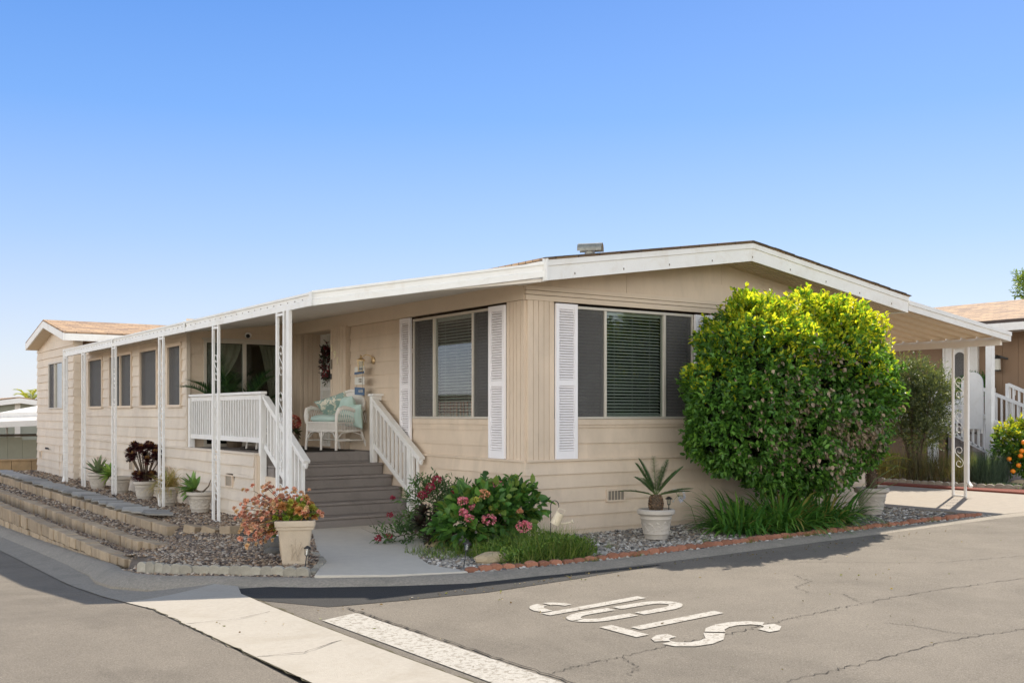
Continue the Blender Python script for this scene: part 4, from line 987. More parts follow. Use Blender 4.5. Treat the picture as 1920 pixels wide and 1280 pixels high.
# wall lantern
LX, LY, LZ = -.20, 4.22, 2.30; r = root('wall_lantern', (LX, LY, LZ), 'brass carriage lantern fixed to the wall above the hanging plaques', 'lamp')
m = MB(); m.lathe([(.005, -.02), (.055, -.01), (.06, .0), (.02, .02)], 12, (-.035, LY-.09, LZ+.05), 0, Euler((0, R(-90), 0)).to_matrix()); m.build('back_plate', brass, r, smooth=True)
m = MB(); m.tube([(-.03, LY-.09, LZ+.05), (-.07, LY-.08, LZ+.12), (-.13, LY-.04, LZ+.14), (LX, LY, LZ+.09)], .009); m.lathe([(.02, .09), (.045, .075), (.075, .05), (.075, .04)], 8, (LX, LY, LZ)); m.lathe([(.01, .09), (.018, .11), (.006, .14)], 8, (LX, LY, LZ))
for k in range(4): a = k*math.pi/2+.4; m.tube([(LX+.065*math.cos(a), LY+.065*math.sin(a), LZ+.045), (LX+.055*math.cos(a), LY+.055*math.sin(a), LZ-.12)], .005, 6)
m.lathe([(.055, -.13), (.058, -.12)], 8, (LX, LY, LZ)); m.build('lantern_frame', brass, r)
m = MB(); m.lathe([(.048, -.118), (.060, .038)], 8, (LX, LY, LZ)); m.build('lantern_glass', glass, r)
# plaques hanging on a chain under it
r = root('hanging_plaques', (-.19, 4.28, 2.05), 'string of three small painted wooden plaques hanging on the porch wall', 'sign')
m = MB(); 
for y in (4.18, 4.38): m.tube([(-.19, y, 2.24), (-.19, y, 1.85)], .002, 4)
m.build('cord', bark, r)
for k, z in enumerate((2.195, 2.03, 1.865)):
    m = MB(); m.obox((-.19, 4.28, z), (.006, .002, 0), (-.02, .13, .008*(k-1)), (0, 0, .06)); pl = m.build('plaque', [creamp, creamp, bluem][k], r, bevel=.003)
    if k == 0:
        m = MB(); m.obox((-.198, 4.28, z-.04), (.002, 0, 0), (-.02, .126, -.008), (0, 0, .018)); m.build('painted_band', bluem, pl)
        m = MB()
        for j in range(9): m.obox((-.1985, 4.18+.024*j, z+.02+.004*(j % 2)), (.001, 0, 0), (-.001, .008, .0), (0, 0, .012+.003*(j % 3)))
        m.build('painted_marks', bluem, pl)
    elif k == 1:
        m = MB()
        for q in (.02, -.015):
            for j in range(8): m.obox((-.1985, 4.20+.022*j, z+q+.003*(j % 2)), (.001, 0, 0), (-.001, .007, .0), (0, 0, .008+.003*(j % 3)))
        m.build('painted_marks', ventm, pl)
    else: text('PARADISE', .062, sm(-.20, 4.28, z), creamp, pl, .001)
# camera
r = root('security_camera', (-.89, 7.33, 2.90), 'small round white security camera above the sliding door', 'camera')
m = MB(); m.blob((-.89, 7.30, 2.90), (.06, .07, .055)); m.build('housing', white, r, smooth=True); m = MB(); m.blob((-.91, 7.25, 2.885), (.038, .03, .035)); m.build('lens', blackm, r, smooth=True)
# rug
m = MB(); m.box(-1.55, -.35, 4.12, 5.9, LED+.009, LED+.02); tag(m.build('porch_rug', rugm, origin=(-1, 5, LED)), 'dark flat rug on the porch floor under the wicker chair', 'rug')

# wicker chair (built facing -x at the origin, then placed)
def wicker(o, table=False):
    pass
CH = (-.46, 4.62, LED+.018); chair = root('wicker_chair', CH, 'white wicker armchair with mint cushions on the porch', 'armchair')
TH = R(17); MR = Matrix.Rotation(TH, 3, 'Z')
def c3(x, y, z): return Vector(CH) + MR @ Vector((x, y, z))
m = MB()   # x: front -0.27 .. back +0.27 ; y: right(-) toward camera .. left(+)
for s in (-1, 1):
    Y_ = .34*s
    m.tube([c3(-.29, Y_*1.04, 0), c3(-.27, Y_, .30), c3(-.27, Y_, .58)], .021)
    m.tube([c3(.40, Y_*.95, 0), c3(.30, Y_*.85, .30), c3(.33, Y_*.82, .62)], .018)
    m.tube([c3(-.27, Y_, .10+.05), c3(.34, Y_*.9, .15)], .011); m.tube([c3(-.27, Y_, .30), c3(.28, Y_*.9, .30)], .014)
    m.tube([c3(-.26, Y_, .18), c3(-.15, Y_*.99, .27), c3(.08, Y_*.95, .29), c3(.26, Y_*.9, .24), c3(.36, Y_*.9, .12)], .009)
m.tube([c3(-.27, -.34, .30), c3(-.27, .34, .30)], .013); m.tube([c3(-.27, -.34, .15), c3(-.27, .34, .15)], .010) if False else None
m.tube([c3(-.285, 0, 0), c3(-.27, 0, .30)], .019); m.tube([c3(.37, -.32, .15), c3(.37, .32, .15)], .011); m.tube([c3(.0, -.33, .16), c3(.0, .33, .16)], .011)
for s in (-1, 1):
    m.tube([c3(-.28, s*.32, .20), c3(-.27, s*.26, .28), c3(-.27, s*.16, .295), c3(-.27, s*.06, .28), c3(-.28, s*.02, .20)], .009)
m.build('chair_frame', wick, chair, smooth=True)
m = MB()
for k in range(44): y = -.325+.65*k/43; m.tube([c3(-.275+.004*(k % 2), y, .315), c3(-.275-.004*(k % 2), y, .43)], .006, 5)
m.tube([c3(-.275, -.34, .31), c3(-.275, .34, .31)], .012); m.tube([c3(-.275, -.34, .435), c3(-.275, .34, .435)], .012)
for s in (-1, 1):
    for k in range(16): x = -.24+.52*k/15; m.tube([c3(x, s*(.345-.03*k/15), .31), c3(x, s*(.35-.03*k/15), .42 if k % 1 == 0 else .5)], .006, 5)
    m.tube([c3(-.25, s*.345, .43), c3(.30, s*.315, .43)], .010)
m.build('apron_weave', wick, chair)
for s in (-1, 1):
    m = MB(); pts = [c3(-.28, .35*s, .42), c3(-.285, .365*s, .55), c3(-.25, .375*s, .635), c3(-.16, .38*s, .665), c3(-.02, .38*s, .645), c3(.14, .37*s, .60), c3(.27, .35*s, .63), c3(.34, .32*s, .72), c3(.37, .28*s, .83)]
    m.tube(pts, [.026, .030, .034, .034, .030, .028, .026, .024, .022], 8)
    for k in range(13):
        x = -.24+.045*k; zt = .64-.05*ss(-.1, .15, x)
        m.tube([c3(x, .36*s, .43), c3(x+.05, .37*s, zt)], .004, 4); m.tube([c3(x+.05, .36*s, .43), c3(x, .37*s, zt)], .004, 4)
    m.build('arm', wick, chair, smooth=True)
m = MB(); bk = [c3(.33+.04*math.sin(a), -.32*math.cos(a), .60+.34*math.sin(a)**.7) for a in lin(.02, math.pi-.02, 17)]; m.tube(bk, .026, 8)
vs = []; fs = []; nu_, nv_ = 18, 8
for j in range(nv_+1):
    for i in range(nu_+1):
        a = math.pi*(.02+.96*i/nu_); t = j/nv_; x, y, z = .33+.04*math.sin(a), -.32*math.cos(a), .60+.34*math.sin(a)**.7; vs.append(c3(x*(1)+(t)*(-.05), y*(1-.04*t), .38+(z-.38)*(1-t)))
for j in range(nv_):
    for i in range(nu_): fs.append((j*(nu_+1)+i, j*(nu_+1)+i+1, (j+1)*(nu_+1)+i+1, (j+1)*(nu_+1)+i))
m.add(vs, fs); m.build('backrest', wick, chair, smooth=True)
m = MB(); m.blob(c3(.0, 0, .49), (.30, .33, .068), MR, e=.45, nu=28, nv=12); m.build('seat_cushion', mint, chair, smooth=True)
def pillow(name, c, size, eu, mt, label, thing=True):
    m = MB(); M = MR @ Euler(eu).to_matrix(); vs = []; fs = []; n_ = 18
    for s in (1, -1):
        for j in range(n_+1):
            for i in range(n_+1):
                u, v = 2*i/n_-1, 2*j/n_-1; pin = 1-.10*(1-abs(u)**2)*abs(v)**4-.0; pin2 = 1-.10*(1-abs(v)**2)*abs(u)**4
                th = size[2]*((1-u**4)*(1-v**4))**.6*(1+.06*math.sin(5*u+3*v)); p = M @ Vector((u*size[0]*pin2, v*size[1]*pin, s*th)); vs.append(Vector(c)+p)
    K = (n_+1)**2
    for s in (0, 1):
        for j in range(n_):
            for i in range(n_):
                q = (j*(n_+1)+i, j*(n_+1)+i+1, (j+1)*(n_+1)+i+1, (j+1)*(n_+1)+i); fs.append(tuple(x+s*K for x in (q if s == 0 else q[::-1])))
    m.add(vs, fs); o = m.build(name, mt, origin=tuple(c), smooth=True); tag(o, label, 'cushion'); return o
pillow('throw_pillow', c3(.16, -.12, .66), (.21, .21, .09), (R(8), R(72), 0), mint, 'plain mint throw pillow leaning at the near arm of the wicker chair')
pillow('throw_pillow', c3(.16, -.26, .54), (.20, .20, .08), (R(30), R(80), .5), mint, 'second plain mint pillow, low against the inside of the near arm')
pillow('throw_pillow', c3(.12, .10, .66), (.25, .27, .08), (R(-28), R(48), .15), flor, 'grey green pillow with pale flower print on the wicker chair')
# second wicker seat, behind the corner post
ST = (-1.18, 5.75, LED+.01); st = root('wicker_stool', ST, 'low white wicker stool with a mint cushion behind the corner porch post', 'stool')
m = MB()
for sx in (-1, 1):
    for sy in (-1, 1): m.tube([(ST[0]+sx*.23, ST[1]+sy*.23, ST[2]), (ST[0]+sx*.19, ST[1]+sy*.19, ST[2]+.36)], .018)
for s in (-1, 1):
    for ax in (0, 1):
        q = lambda t, z: (ST[0]+(.19*s if ax else t), ST[1]+(t if ax else .19*s), ST[2]+z)
        m.tube([q(-.2, .15), q(-.12, .24), q(0, .26), q(.12, .24), q(.2, .15)], .008); m.tube([q(-.2, .37), q(.2, .37)], .014); m.tube([q(-.2, .27), q(.2, .27)], .009)
        for k in range(9): t = -.18+.045*k; m.tube([q(t, .27), q(t+.05, .37)], .004, 4); m.tube([q(t+.05, .27), q(t, .37)], .004, 4)
m.build('stool_frame', wick, st, smooth=True)
m = MB(); m.blob((ST[0], ST[1], ST[2]+.42), (.21, .21, .05), e=.5, nu=24); m.build('seat_cushion', mint, st, smooth=True)
# pot of pink flowers between them
FP = (-.86, 5.32, LED+.01); r = root('flower_pot', FP, 'small round cluster of pink silk flowers standing behind the wicker chair', 'flowers')
m = MB(); m.lathe([(.06, 0), (.09, .22), (.095, .24), (.08, .24)], 14, FP); m.build('pot', bark, r, smooth=True)
n = 160; D = sphere_dirs(n); leaves('petals', np.array(FP)+[0, 0, .44]+D*.085, nrm(D+RNG.normal(0, .5, (n, 3))), .05, .045, pick([(.50,.16,.13),(.58,.26,.20),(.40,.10,.09)], n), petal, r)
n = 60; D = sphere_dirs(n, .5); leaves('leaves', np.array(FP)+[0, 0, .26]+D*.03, D, .12, .035, pick([(.05,.09,.03),(.08,.07,.05)], n), leafm, r)

# fronds --------------------------------------------------------------
def fronds(base, specs, lw, lcol, lsp, Lf=.3):
    """feather fronds. specs: (azimuth, elevation, length, droop)"""
    P = []; D = []; LL = []; m = MB()
    for (az, el, L_, dr) in specs:
        d = Vector((math.cos(az)*math.cos(el), math.sin(az)*math.cos(el), math.sin(el))); p = Vector(base); pts = [p.copy()]; n_ = int(L_/lsp); side = d.cross(Vector((0, 0, 1))).normalized()
        for k in range(n_):
            t = k/n_; p = p + d*lsp; d = (d + Vector((0, 0, -dr*(t+.2)/n_))).normalized(); pts.append(p.copy())
            if t > .12:
                up = side.cross(d).normalized(); ll = Lf*L_*(math.sin(math.pi*min(1, (t*.85+.12)))**.6)
                for s in (-1, 1): P.append(tuple(p)); D.append(tuple((side*s*.9+d*.75+up*.28+Vector((random.gauss(0, .06),)*3)).normalized())); LL.append(ll)
        m.tube(pts[::2], [.006*(1-.7*i/len(pts[::2])) for i in range(len(pts[::2]))], 5)
    return np.array(P), np.array(D), np.array(LL), m
def frond_plant(parent, base, specs, lw, cols, lsp=.012, Lf=.3, stemcol=None, droop=.3):
    P, D, LL, m = fronds(base, specs, lw, None, lsp, Lf)
    blades('fronds', P, D, LL, lw, droop, pick(cols, len(P)), leafm, parent, nseg=3, prof='grass', keel=.2)
    m.build('frond_stems', MATS['frond_green'], parent, smooth=True)
mat('frond_green', (.12, .17, .05), .6)
# palm on the porch in front of the glass door
PP = (-1.30, 6.85, LED+.01); r = root('potted_palm', PP, 'potted feather palm in front of the sliding glass door behind the railing', 'potted plant')
m = MB(); m.lathe([(.12, 0), (.15, .28), (.165, .30), (.14, .30)], 18, PP); m.build('pot', bark, r, smooth=True)
frond_plant(r, (PP[0], PP[1], PP[2]+.35), [(a, e, L_, d_) for a, e, L_, d_ in [(.2,1.15,1.25,1.5),(1.2,1.2,1.1,1.4),(2.4,1.05,1.2,1.7),(3.3,.95,1.25,1.8),(4.2,1.0,1.2,1.9),(5.2,1.05,1.25,1.6),(5.9,.85,1.1,1.6),(3.8,1.3,1.3,1.2),(.8,.8,1.0,1.5),(2.9,1.35,1.25,1.0),(4.8,.75,.95,1.7)]], .022, [(.03,.085,.03),(.045,.11,.035),(.02,.06,.025)], .022, .24)

# ================================================================ pots
def round_pot(parent, loc, H, rt, rb, mt=potm, lip=.02, seed=0):
    x, y, z = loc; m = MB()
    pr_ = [(rb*.9, 0), (rb, .004), (rb*1.02, .03), (rb+(rt-rb)*.16, H*.17), (rb+(rt-rb)*.20+.006, H*.19), (rb+(rt-rb)*.22, H*.215), (rb+(rt-rb)*.62, H*.66), (rb+(rt-rb)*.66+.007, H*.685), (rb+(rt-rb)*.68, H*.715), (rb+(rt-rb)*.78, H*.80), (rt, H*.81), (rt+lip*.7, H*.86), (rt+lip*.7, H*.96), (rt, H), (rt-.022, H), (rt-.03, H*.9)]
    m.lathe(pr_, 40, loc); p = m.build('pot', mt, parent, smooth=True)
    m = MB(); rd = random.Random(seed)
    rr = lambda zz: rb+(rt-rb)*(.2+.42*(zz-.2)/.46 if zz < .66 else .62)
    for v in range(2):
        pts = [( (rr(.43+.12*math.sin(a*5+v*3.14))+.001)*math.cos(a), (rr(.43+.12*math.sin(a*5+v*3.14))+.001)*math.sin(a), H*(.43+.12*math.sin(a*5+v*3.14))) for a in lin(0, 6.283, 90)]
        m.tube([(x+a, y+b, z+c) for a, b, c in pts], .0045, 5)
    for k in range(34):
        a = k*6.283/34; zz = .43+.14*math.sin(a*5+(k % 2)*3.14+.6); q = rr(zz)+.002
        m.blob((x+q*math.cos(a), y+q*math.sin(a), z+H*zz), (.020, .006, .013), Euler((0, rd.uniform(-.9, .9), a+math.pi/2)).to_matrix(), nu=8, nv=5)
    m.build('vine_relief', mt, p, smooth=True)
    m = MB(); m.lathe([(rt-.026, H*.90), (.01, H*.93)], 24, loc); m.build('potting_soil', pote, p)
    return p
def rosette_dirs(n, emin, emax):
    a = np.arange(n)*2.39996; e = np.linspace(emax, emin, n); return np.stack([np.cos(a)*np.cos(e), np.sin(a)*np.cos(e), np.sin(e)], 1)
def potted(loc, label, cat='potted plant', H=.33, rt=.20, rb=.13, seed=0):
    r = root('potted_plant', loc, label, cat, None); round_pot(r, loc, H, rt, rb, potm, .02, seed); return r
def lean_fan(r, base, lean, n, L_, W_, cols, spread=1.0):
    """fan of broad soft agave leaves on a leaning stem"""
    b = Vector(base); ax = Vector(lean).normalized(); tip = b + ax*.10; m = MB(); m.tube([b, b+ax*.06, tip], [.022, .018, .02]); m.build('stem', bark, r, smooth=True)
    D = rosette_dirs(n, .10, 1.25); M = np.array(Vector((0, 0, 1)).rotation_difference(ax).to_matrix()); D = D @ M.T
    blades('leaves', np.tile(np.array(tip), (n, 1)), nrm(D), L_*RNG.uniform(.85, 1.1, n), W_, .25, pick(cols, n), leafd, r, nseg=7, prof='agave', keel=.22)
GZ = -.045
r = potted((-2.36, 12.0, GZ), 'pale round pot of grey green sharp agave, nearest the far end room', seed=1)
D = rosette_dirs(22, .25, 1.4); blades('leaves', np.tile([-2.36, 12.0, GZ+.31], (22, 1)), D, .40*RNG.uniform(.8, 1.1, 22), .085, .1, pick([(.16,.22,.11),(.20,.25,.13),(.12,.18,.09)], 22), leafd, r, nseg=7, prof='agave', keel=.3)
r = potted((-2.30, 10.45, GZ), 'pale round pot with a bright green agave leaning over its rim behind a porch post', seed=2)
lean_fan(r, (-2.38, 10.45, GZ+.31), (-.7, .35, .45), 24, .29, .088, [(.20,.33,.05),(.16,.28,.05),(.26,.38,.08)])
r = potted((-2.28, 8.8, GZ), 'pale round pot holding a bushy dark purple rosette succulent', seed=3)
m = MB(); heads = []
for k in range(17):
    a = k*2.4; q = .06+.26*((k+.5)/17)**.5; hz = GZ+.33+.62-.28*((k+.5)/17)**1.5+random.uniform(-.05, .05); hx, hy = -2.28+q*math.cos(a), 8.8+q*math.sin(a)
    m.tube([(-2.28+.04*math.cos(a), 8.8+.04*math.sin(a), GZ+.30), (-2.28+q*.45*math.cos(a), 8.8+q*.45*math.sin(a), GZ+.30+(hz-GZ-.3)*.45), (hx, hy, hz)], [.014, .011, .009], 6); heads.append((hx, hy, hz, math.cos(a)*q*2, math.sin(a)*q*2))
for k in range(5): a = k*1.3; hx, hy, hz = -2.28+.14*math.cos(a), 8.8+.14*math.sin(a), GZ+.42; heads.append((hx, hy, hz, math.cos(a), math.sin(a)))
m.build('stems', bark, r, smooth=True)
P = []; D = []
for (hx, hy, hz, ax_, ay_) in heads:
    d = rosette_dirs(44, -.35, 1.3); M = np.array(Vector((0, 0, 1)).rotation_difference(Vector((ax_, ay_, 1.2)).normalized()).to_matrix()); d = d @ M.T; D.append(d); P.append(np.tile([hx, hy, hz], (44, 1)))
for p_, d_ in zip(P, D):
    cc = pick([(.060,.016,.018),(.085,.024,.020),(.042,.015,.016)], 44); cc[:5] = (.22, .12, .04); blades('rosette', p_, nrm(d_), .122, .052, .1, cc, leafd, r, nseg=4, prof='spoon', keel=.12)
r = potted((-2.36, 7.15, GZ), 'pale round pot overflowing with dry straw coloured spider plant behind a porch post', seed=4)
n = 260; D = sphere_dirs(n, .9); D[:, 2] = np.abs(D[:, 2])*.8+.1
blades('leaves', np.tile([-2.36, 7.15, GZ+.31], (n, 1))+RNG.normal(0, .05, (n, 3))*[1, 1, .2], nrm(D), RNG.uniform(.2, .48, n), .012, RNG.uniform(1.5, 5, n), pick([(.42,.32,.14),(.34,.28,.12),(.25,.27,.09),(.48,.38,.2)], n), leafm, r, nseg=7)
r = potted((-2.12, 7.9, GZ), 'pale round pot of wispy grass set back against the wall behind the straw coloured one', seed=5)
n = 130; D = sphere_dirs(n, 1.6); D[:, 2] = np.abs(D[:, 2])
blades('leaves', np.tile([-2.12, 7.9, GZ+.31], (n, 1))+RNG.normal(0, .04, (n, 3))*[1, 1, .2], nrm(D), RNG.uniform(.2, .4, n), .009, RNG.uniform(.6, 2.4, n), pick([(.36,.30,.12),(.22,.26,.10),(.42,.34,.18)], n), leafm, r, nseg=6)
r = potted((-2.26, 5.72, GZ), 'pale round pot with one fan shaped green agave leaning left, nearest the steps', seed=6)
lean_fan(r, (-2.26, 5.72, GZ+.31), (-.75, .5, .55), 26, .30, .090, [(.15,.27,.06),(.12,.22,.06),(.20,.33,.08)])
m = MB(); m.tube([(-2.24, 5.66, GZ+.32), (-2.18, 5.55, GZ+.42), (-2.16, 5.50, GZ+.52)], [.014, .011, .006]); m.build('dry_stalk', bark, r, smooth=True)
# terrace rocks: round grey boulder next to planter
m = MB(); m.blob((-3.02, .62, .02), (.16, .14, .11), jit=.06, nu=14, nv=9); m.blob((-3.12, .48, -.03), (.11, .10, .06), jit=.06, nu=12, nv=8); tag(m.build('garden_toad', mat('dark_stone', (.11, .10, .085), .9, .3, 12, .6), origin=(-3.05, .6, -.05), smooth=True), 'dark mossy stone toad squatting on the gravel behind the square planter', 'garden statue')

# square planter with orange sedum
PX, PY_, PZ = -3.22, -.36, -.055; pr0 = root('square_planter', (PX, PY_, PZ), 'tall square sand coloured planter overflowing with orange and green succulent', 'potted plant')
m = MB(); A_ = R(-22); M = Matrix.Rotation(A_, 3, 'Z')
def sqring(h, z, rr=.03, n_=4):
    out = []
    for cx_, cy_, a0 in ((1, 1, 0), (-1, 1, 90), (-1, -1, 180), (1, -1, 270)):
        for k in range(n_): a = R(a0+90*k/(n_-1)); out.append(Vector((PX, PY_, PZ)) + M @ Vector((cx_*(h-rr)+rr*math.cos(a), cy_*(h-rr)+rr*math.sin(a), z)))
    return out
rings = [sqring(h, z) for h, z in ((.125, 0), (.13, .006), (.133, .03), (.128, .034), (.175, .375), (.195, .378), (.198, .40), (.193, .405), (.205, .41), (.21, .45), (.205, .47), (.185, .472), (.178, .42))]
k = len(rings[0]); fs = [tuple(range(k-1, -1, -1))]
for j in range(len(rings)-1): fs += [(j*k+i, j*k+(i+1) % k, (j+1)*k+(i+1) % k, (j+1)*k+i) for i in range(k)]
m.add([p for r_ in rings for p in r_], fs); m.build('planter', pots, pr0, smooth=True, bevel=0)
m = MB(); ls = sqring(.176, .43); m.add(ls, [tuple(range(len(ls)))]); m.build('potting_soil', pote, pr0)
m = MB()
for side in (270, 180):
    a = R(side)+A_; nx_, ny_ = math.cos(a), math.sin(a); tx, ty = -ny_, nx_
    for k in range(11):
        u0 = random.uniform(-.08, .06); u1 = u0+random.uniform(-.05, .07); z0_, z1_ = .05+random.uniform(0, .04), .12+random.uniform(0, .17); pt = lambda u, z: (PX+nx_*(.129+.14*z)+tx*u, PY_+ny_*(.129+.14*z)+ty*u, PZ+z)
        m.tube([pt(u0, z0_), pt((u0+u1)/2-.01, (z0_+z1_)/2), pt(u1, z1_)], [.003, .003, .006 if k % 3 == 0 else .002], 5)
m.build('reed_relief', pots, pr0, smooth=True)['kind'] = 'stuff'
# orange/green rosettes on branching stems
m = MB(); P = []; D = []; Cc = []; base = Vector((PX, PY_, PZ+.43))
rr = random.Random(3)
for k in range(230):
    lf = rr.random() < .5
    ang = rr.uniform(2.1, 4.0) if lf else rr.uniform(0, 6.28)
    L_ = (rr.uniform(.15, .60) if lf else rr.uniform(.05, .33)); el = rr.uniform(-.35, .7) if lf else rr.uniform(.3, 1.25)
    # left in picture = -X/+Y side
    if lf: ang = rr.gauss(2.45, .55)
    d = Vector((math.cos(ang)*math.cos(el), math.sin(ang)*math.cos(el), math.sin(el))); e = base + d*L_ + Vector((0, 0, -.12*L_ if el < .3 else 0))
    if e.z < base.z-.05 and (e-base).to_2d().length < .23: continue
    mid = base.lerp(e, .5)+Vector((0, 0, .04)); m.tube([base+Vector((rr.uniform(-.12, .12), rr.uniform(-.12, .12), -.01)), mid, e], [.006, .004, .003], 5)
    core = L_ < .27; big = rr.uniform(.85, 1.25)
    for rep in range(1 if core else 3):
        c_ = e if core else e+Vector((rr.gauss(0, .045), rr.gauss(0, .045), rr.gauss(0, .045)))
        sz = (.050 if core else .026)*big; nn_ = 18 if core else 14
        dd = rosette_dirs(nn_, -.1, 1.3); axv = (d+Vector((0, 0, .5))+Vector((-.3, -.5, 0))).normalized(); Mq = np.array(Vector((0, 0, 1)).rotation_difference(axv).to_matrix()); dd = dd @ Mq.T
        col = rr.choice([(.30,.36,.04),(.20,.30,.04),(.36,.34,.06),(.50,.24,.08)]) if core else rr.choice([(.66,.33,.22),(.70,.40,.26),(.56,.25,.17),(.66,.44,.24)])
        P.append(np.tile(tuple(c_), (nn_, 1))); D.append(dd*sz); Cc.append(np.tile(col, (nn_, 1))*rr.uniform(.8, 1.15))
m.build('stems', bark, pr0, smooth=True)
P = np.concatenate(P); D = np.concatenate(D); Cc = np.concatenate(Cc); LL = np.linalg.norm(D, axis=1)
leaves('rosettes', P, nrm(D), LL*1.1, LL*.75, Cc, leafd, pr0, .15, .1)

# ---- sago palm pots
def sago(loc, label, H, rt, rb, seed, specs, th=.20, yellow=0):
    r = root('potted_sago_palm', loc, label, 'potted plant'); x, y, z = loc; round_pot(r, loc, H, rt, rb, potm, .028, seed)
    m = MB(); m.blob((x, y, z+H*.9+th*.5), (.075, .075, th*.62), nu=14, nv=10); m.build('trunk', bark, r, smooth=True)
    n = 150; a = np.arange(n)*2.39996; t = np.linspace(0, 1, n); rad = .075*np.sqrt(np.clip(1-((t-.45)/.62)**2, .1, 1)); P = np.stack([x+rad*np.cos(a), y+rad*np.sin(a), z+H*.88+t*th*1.05], 1)
    D = nrm(np.stack([np.cos(a), np.sin(a), np.full(n, .9)], 1)); leaves('trunk_scales', P, D, .035, .022, pick([(.20,.12,.07),(.13,.08,.05),(.28,.18,.11),(.09,.06,.04)], n, .2), leafd, r)
    frond_plant(r, (x, y, z+H*.9+th), specs, .012, [(.06,.12,.05),(.08,.15,.06),(.045,.09,.04)] if not yellow else [(.20,.24,.03),(.12,.18,.03),(.32,.30,.04)], .009, .19, droop=.1)
sago((1.28, -.98, -.035), 'round white pot with a green sago palm below the front window', .37, .215, .14, 7,
     [(R(x), e, L_, d_) for x, e, L_, d_ in [(150,.25,.46,.5),(170,1.0,.50,.35),(120,1.15,.5,.3),(60,1.3,.5,.2),(10,1.1,.50,.3),(-25,.85,.50,.35),(-45,.3,.46,.4),(-10,.15,.5,.3),(200,.7,.42,.5),(250,1.1,.42,.3),(300,.95,.4,.4),(90,.6,.45,.5)]])
sago((5.86, -.74, -.0), 'round white pot with a yellowing sago palm at the driveway end of the bed', .40, .235, .15, 8,
     [(R(x), e, L_, d_) for x, e, L_, d_ in [(150,.5,.55,1.2),(100,1.0,.6,1.0),(40,.8,.6,1.1),(0,.6,.6,1.2),(-40,.5,.6,1.2),(-80,.7,.5,1.1),(-130,.8,.5,1.2),(180,.9,.55,1.2),(20,1.25,.6,.8),(-30,.15,.55,.8)]], .34, 1)
# fallen petals / solar lantern in sago pot
def lantern(loc, h, label, hd=.035, tilt=(0, 0)):
    r = root('solar_light', loc, label, 'garden light'); x, y, z = loc; tx, ty = tilt; T = Vector((x+tx, y+ty, z+h)); m = MB(); m.tube([loc, T], .006); m.build('stake', blackm, r)
    d = (T-Vector(loc)).normalized(); M = Vector((0, 0, 1)).rotation_difference(d).to_matrix()
    m = MB(); m.lathe([(hd*.5, -.01), (hd*.55, 0)], 8, T, 0, M); m.lathe([(hd*1.25, .062), (hd*1.3, .07), (hd*.5, .092), (.004, .097)], 8, T, 0, M)
    for k in range(4): a = k*math.pi/2; m.tube([T+M@Vector((hd*.7*math.cos(a), hd*.7*math.sin(a), 0)), T+M@Vector((hd*.95*math.cos(a), hd*.95*math.sin(a), .065))], .003, 5)
    m.build('lantern_head', blackm, r); m = MB(); m.lathe([(hd*.45, 0), (hd*.6, .06)], 10, T, 0, M); m.build('lens', glass, r, smooth=True)
lantern((1.44, -1.04, .28), .11, 'small black solar lantern stuck in the sago palm pot')
lantern((-3.30, -.80, -.07), .16, 'black solar lantern leaning beside the square planter', .03, (.03, .02))
lantern((-1.84, -1.48, -.07), .17, 'black solar lantern tilted by the walk edge, next to the big flat rock', .036, (.06, .04))
for (c, s_, lb) in (((-1.42, -1.40, -.02), (.21, .13, .075), 'large flat tan rock in the weeds by the red edging'), ((-1.28, -.05, -.02), (.17, .12, .085), 'rounded tan rock under the hydrangea at the corner of the walk'), ((-.98, -.38, -.03), (.11, .09, .06), 'smaller tan rock half hidden under the hydrangea')):
    m = MB(); m.blob(c, s_, jit=.07, nu=14, nv=9, e=.8); tag(m.build('garden_rock', stone, origin=c), lb, 'rock')

# watering can on a hook
WX, WY, WZ = -.66, -1.40, .30; r = root('hanging_watering_can', (WX, WY, -.05), 'small cream watering can hanging from a black shepherd hook over the weeds', 'garden ornament')
rt_ = Vector((.824, -.566, 0)); m = MB(); b = Vector((WX, WY, -.05)); pts = [b, b+Vector((0, 0, .55))] + [b+rt_*(.045-.045*math.cos(a))+Vector((0, 0, .55+.06*math.sin(a))) for a in lin(.3, math.pi+.3, 9)] + [b+rt_*.075+Vector((0, 0, .53))]
m.tube(pts, .005, 6); m.build('shepherd_hook', blackm, r, smooth=True)
c = b+rt_*.075+Vector((0, 0, .41)); d = (Vector((0, 0, .9))+rt_*.45).normalized(); M = Vector((0, 0, 1)).rotation_difference(d).to_matrix()
m = MB(); m.lathe([(.052, -.07), (.056, -.06), (.048, .06), (.052, .07), (.044, .07), (.040, .0)], 20, c, 0, M); m.build('can_body', cream, r, smooth=True)
m = MB(); m.lathe([(.043, .066), (.01, .070)], 20, c, 0, M); m.build('can_lid', blackm, r, smooth=True)
m = MB(); q0 = c+M@Vector((.04, 0, -.05)); q1 = c+rt_*.155+Vector((0, 0, -.035)); m.tube([q0, q0.lerp(q1, .5)+Vector((0, 0, -.008)), q1], [.012, .009, .007]); m.lathe([(.008, -.005), (.026, .012), (.026, .02)], 14, q1, 0, Vector((0, 0, 1)).rotation_difference((q1-q0+Vector((0, 0, .03))).normalized()).to_matrix()); m.build('spout', cream, r, smooth=True)
m = MB(); m.tube([c+M@Vector((-.046, 0, .05)), c+M@Vector((-.05, 0, .12)), b+rt_*.075+Vector((0, 0, .53)), c+M@Vector((.05, 0, .12)), c+M@Vector((.046, 0, .05))], .004, 6); m.build('can_handle', cream, r, smooth=True)

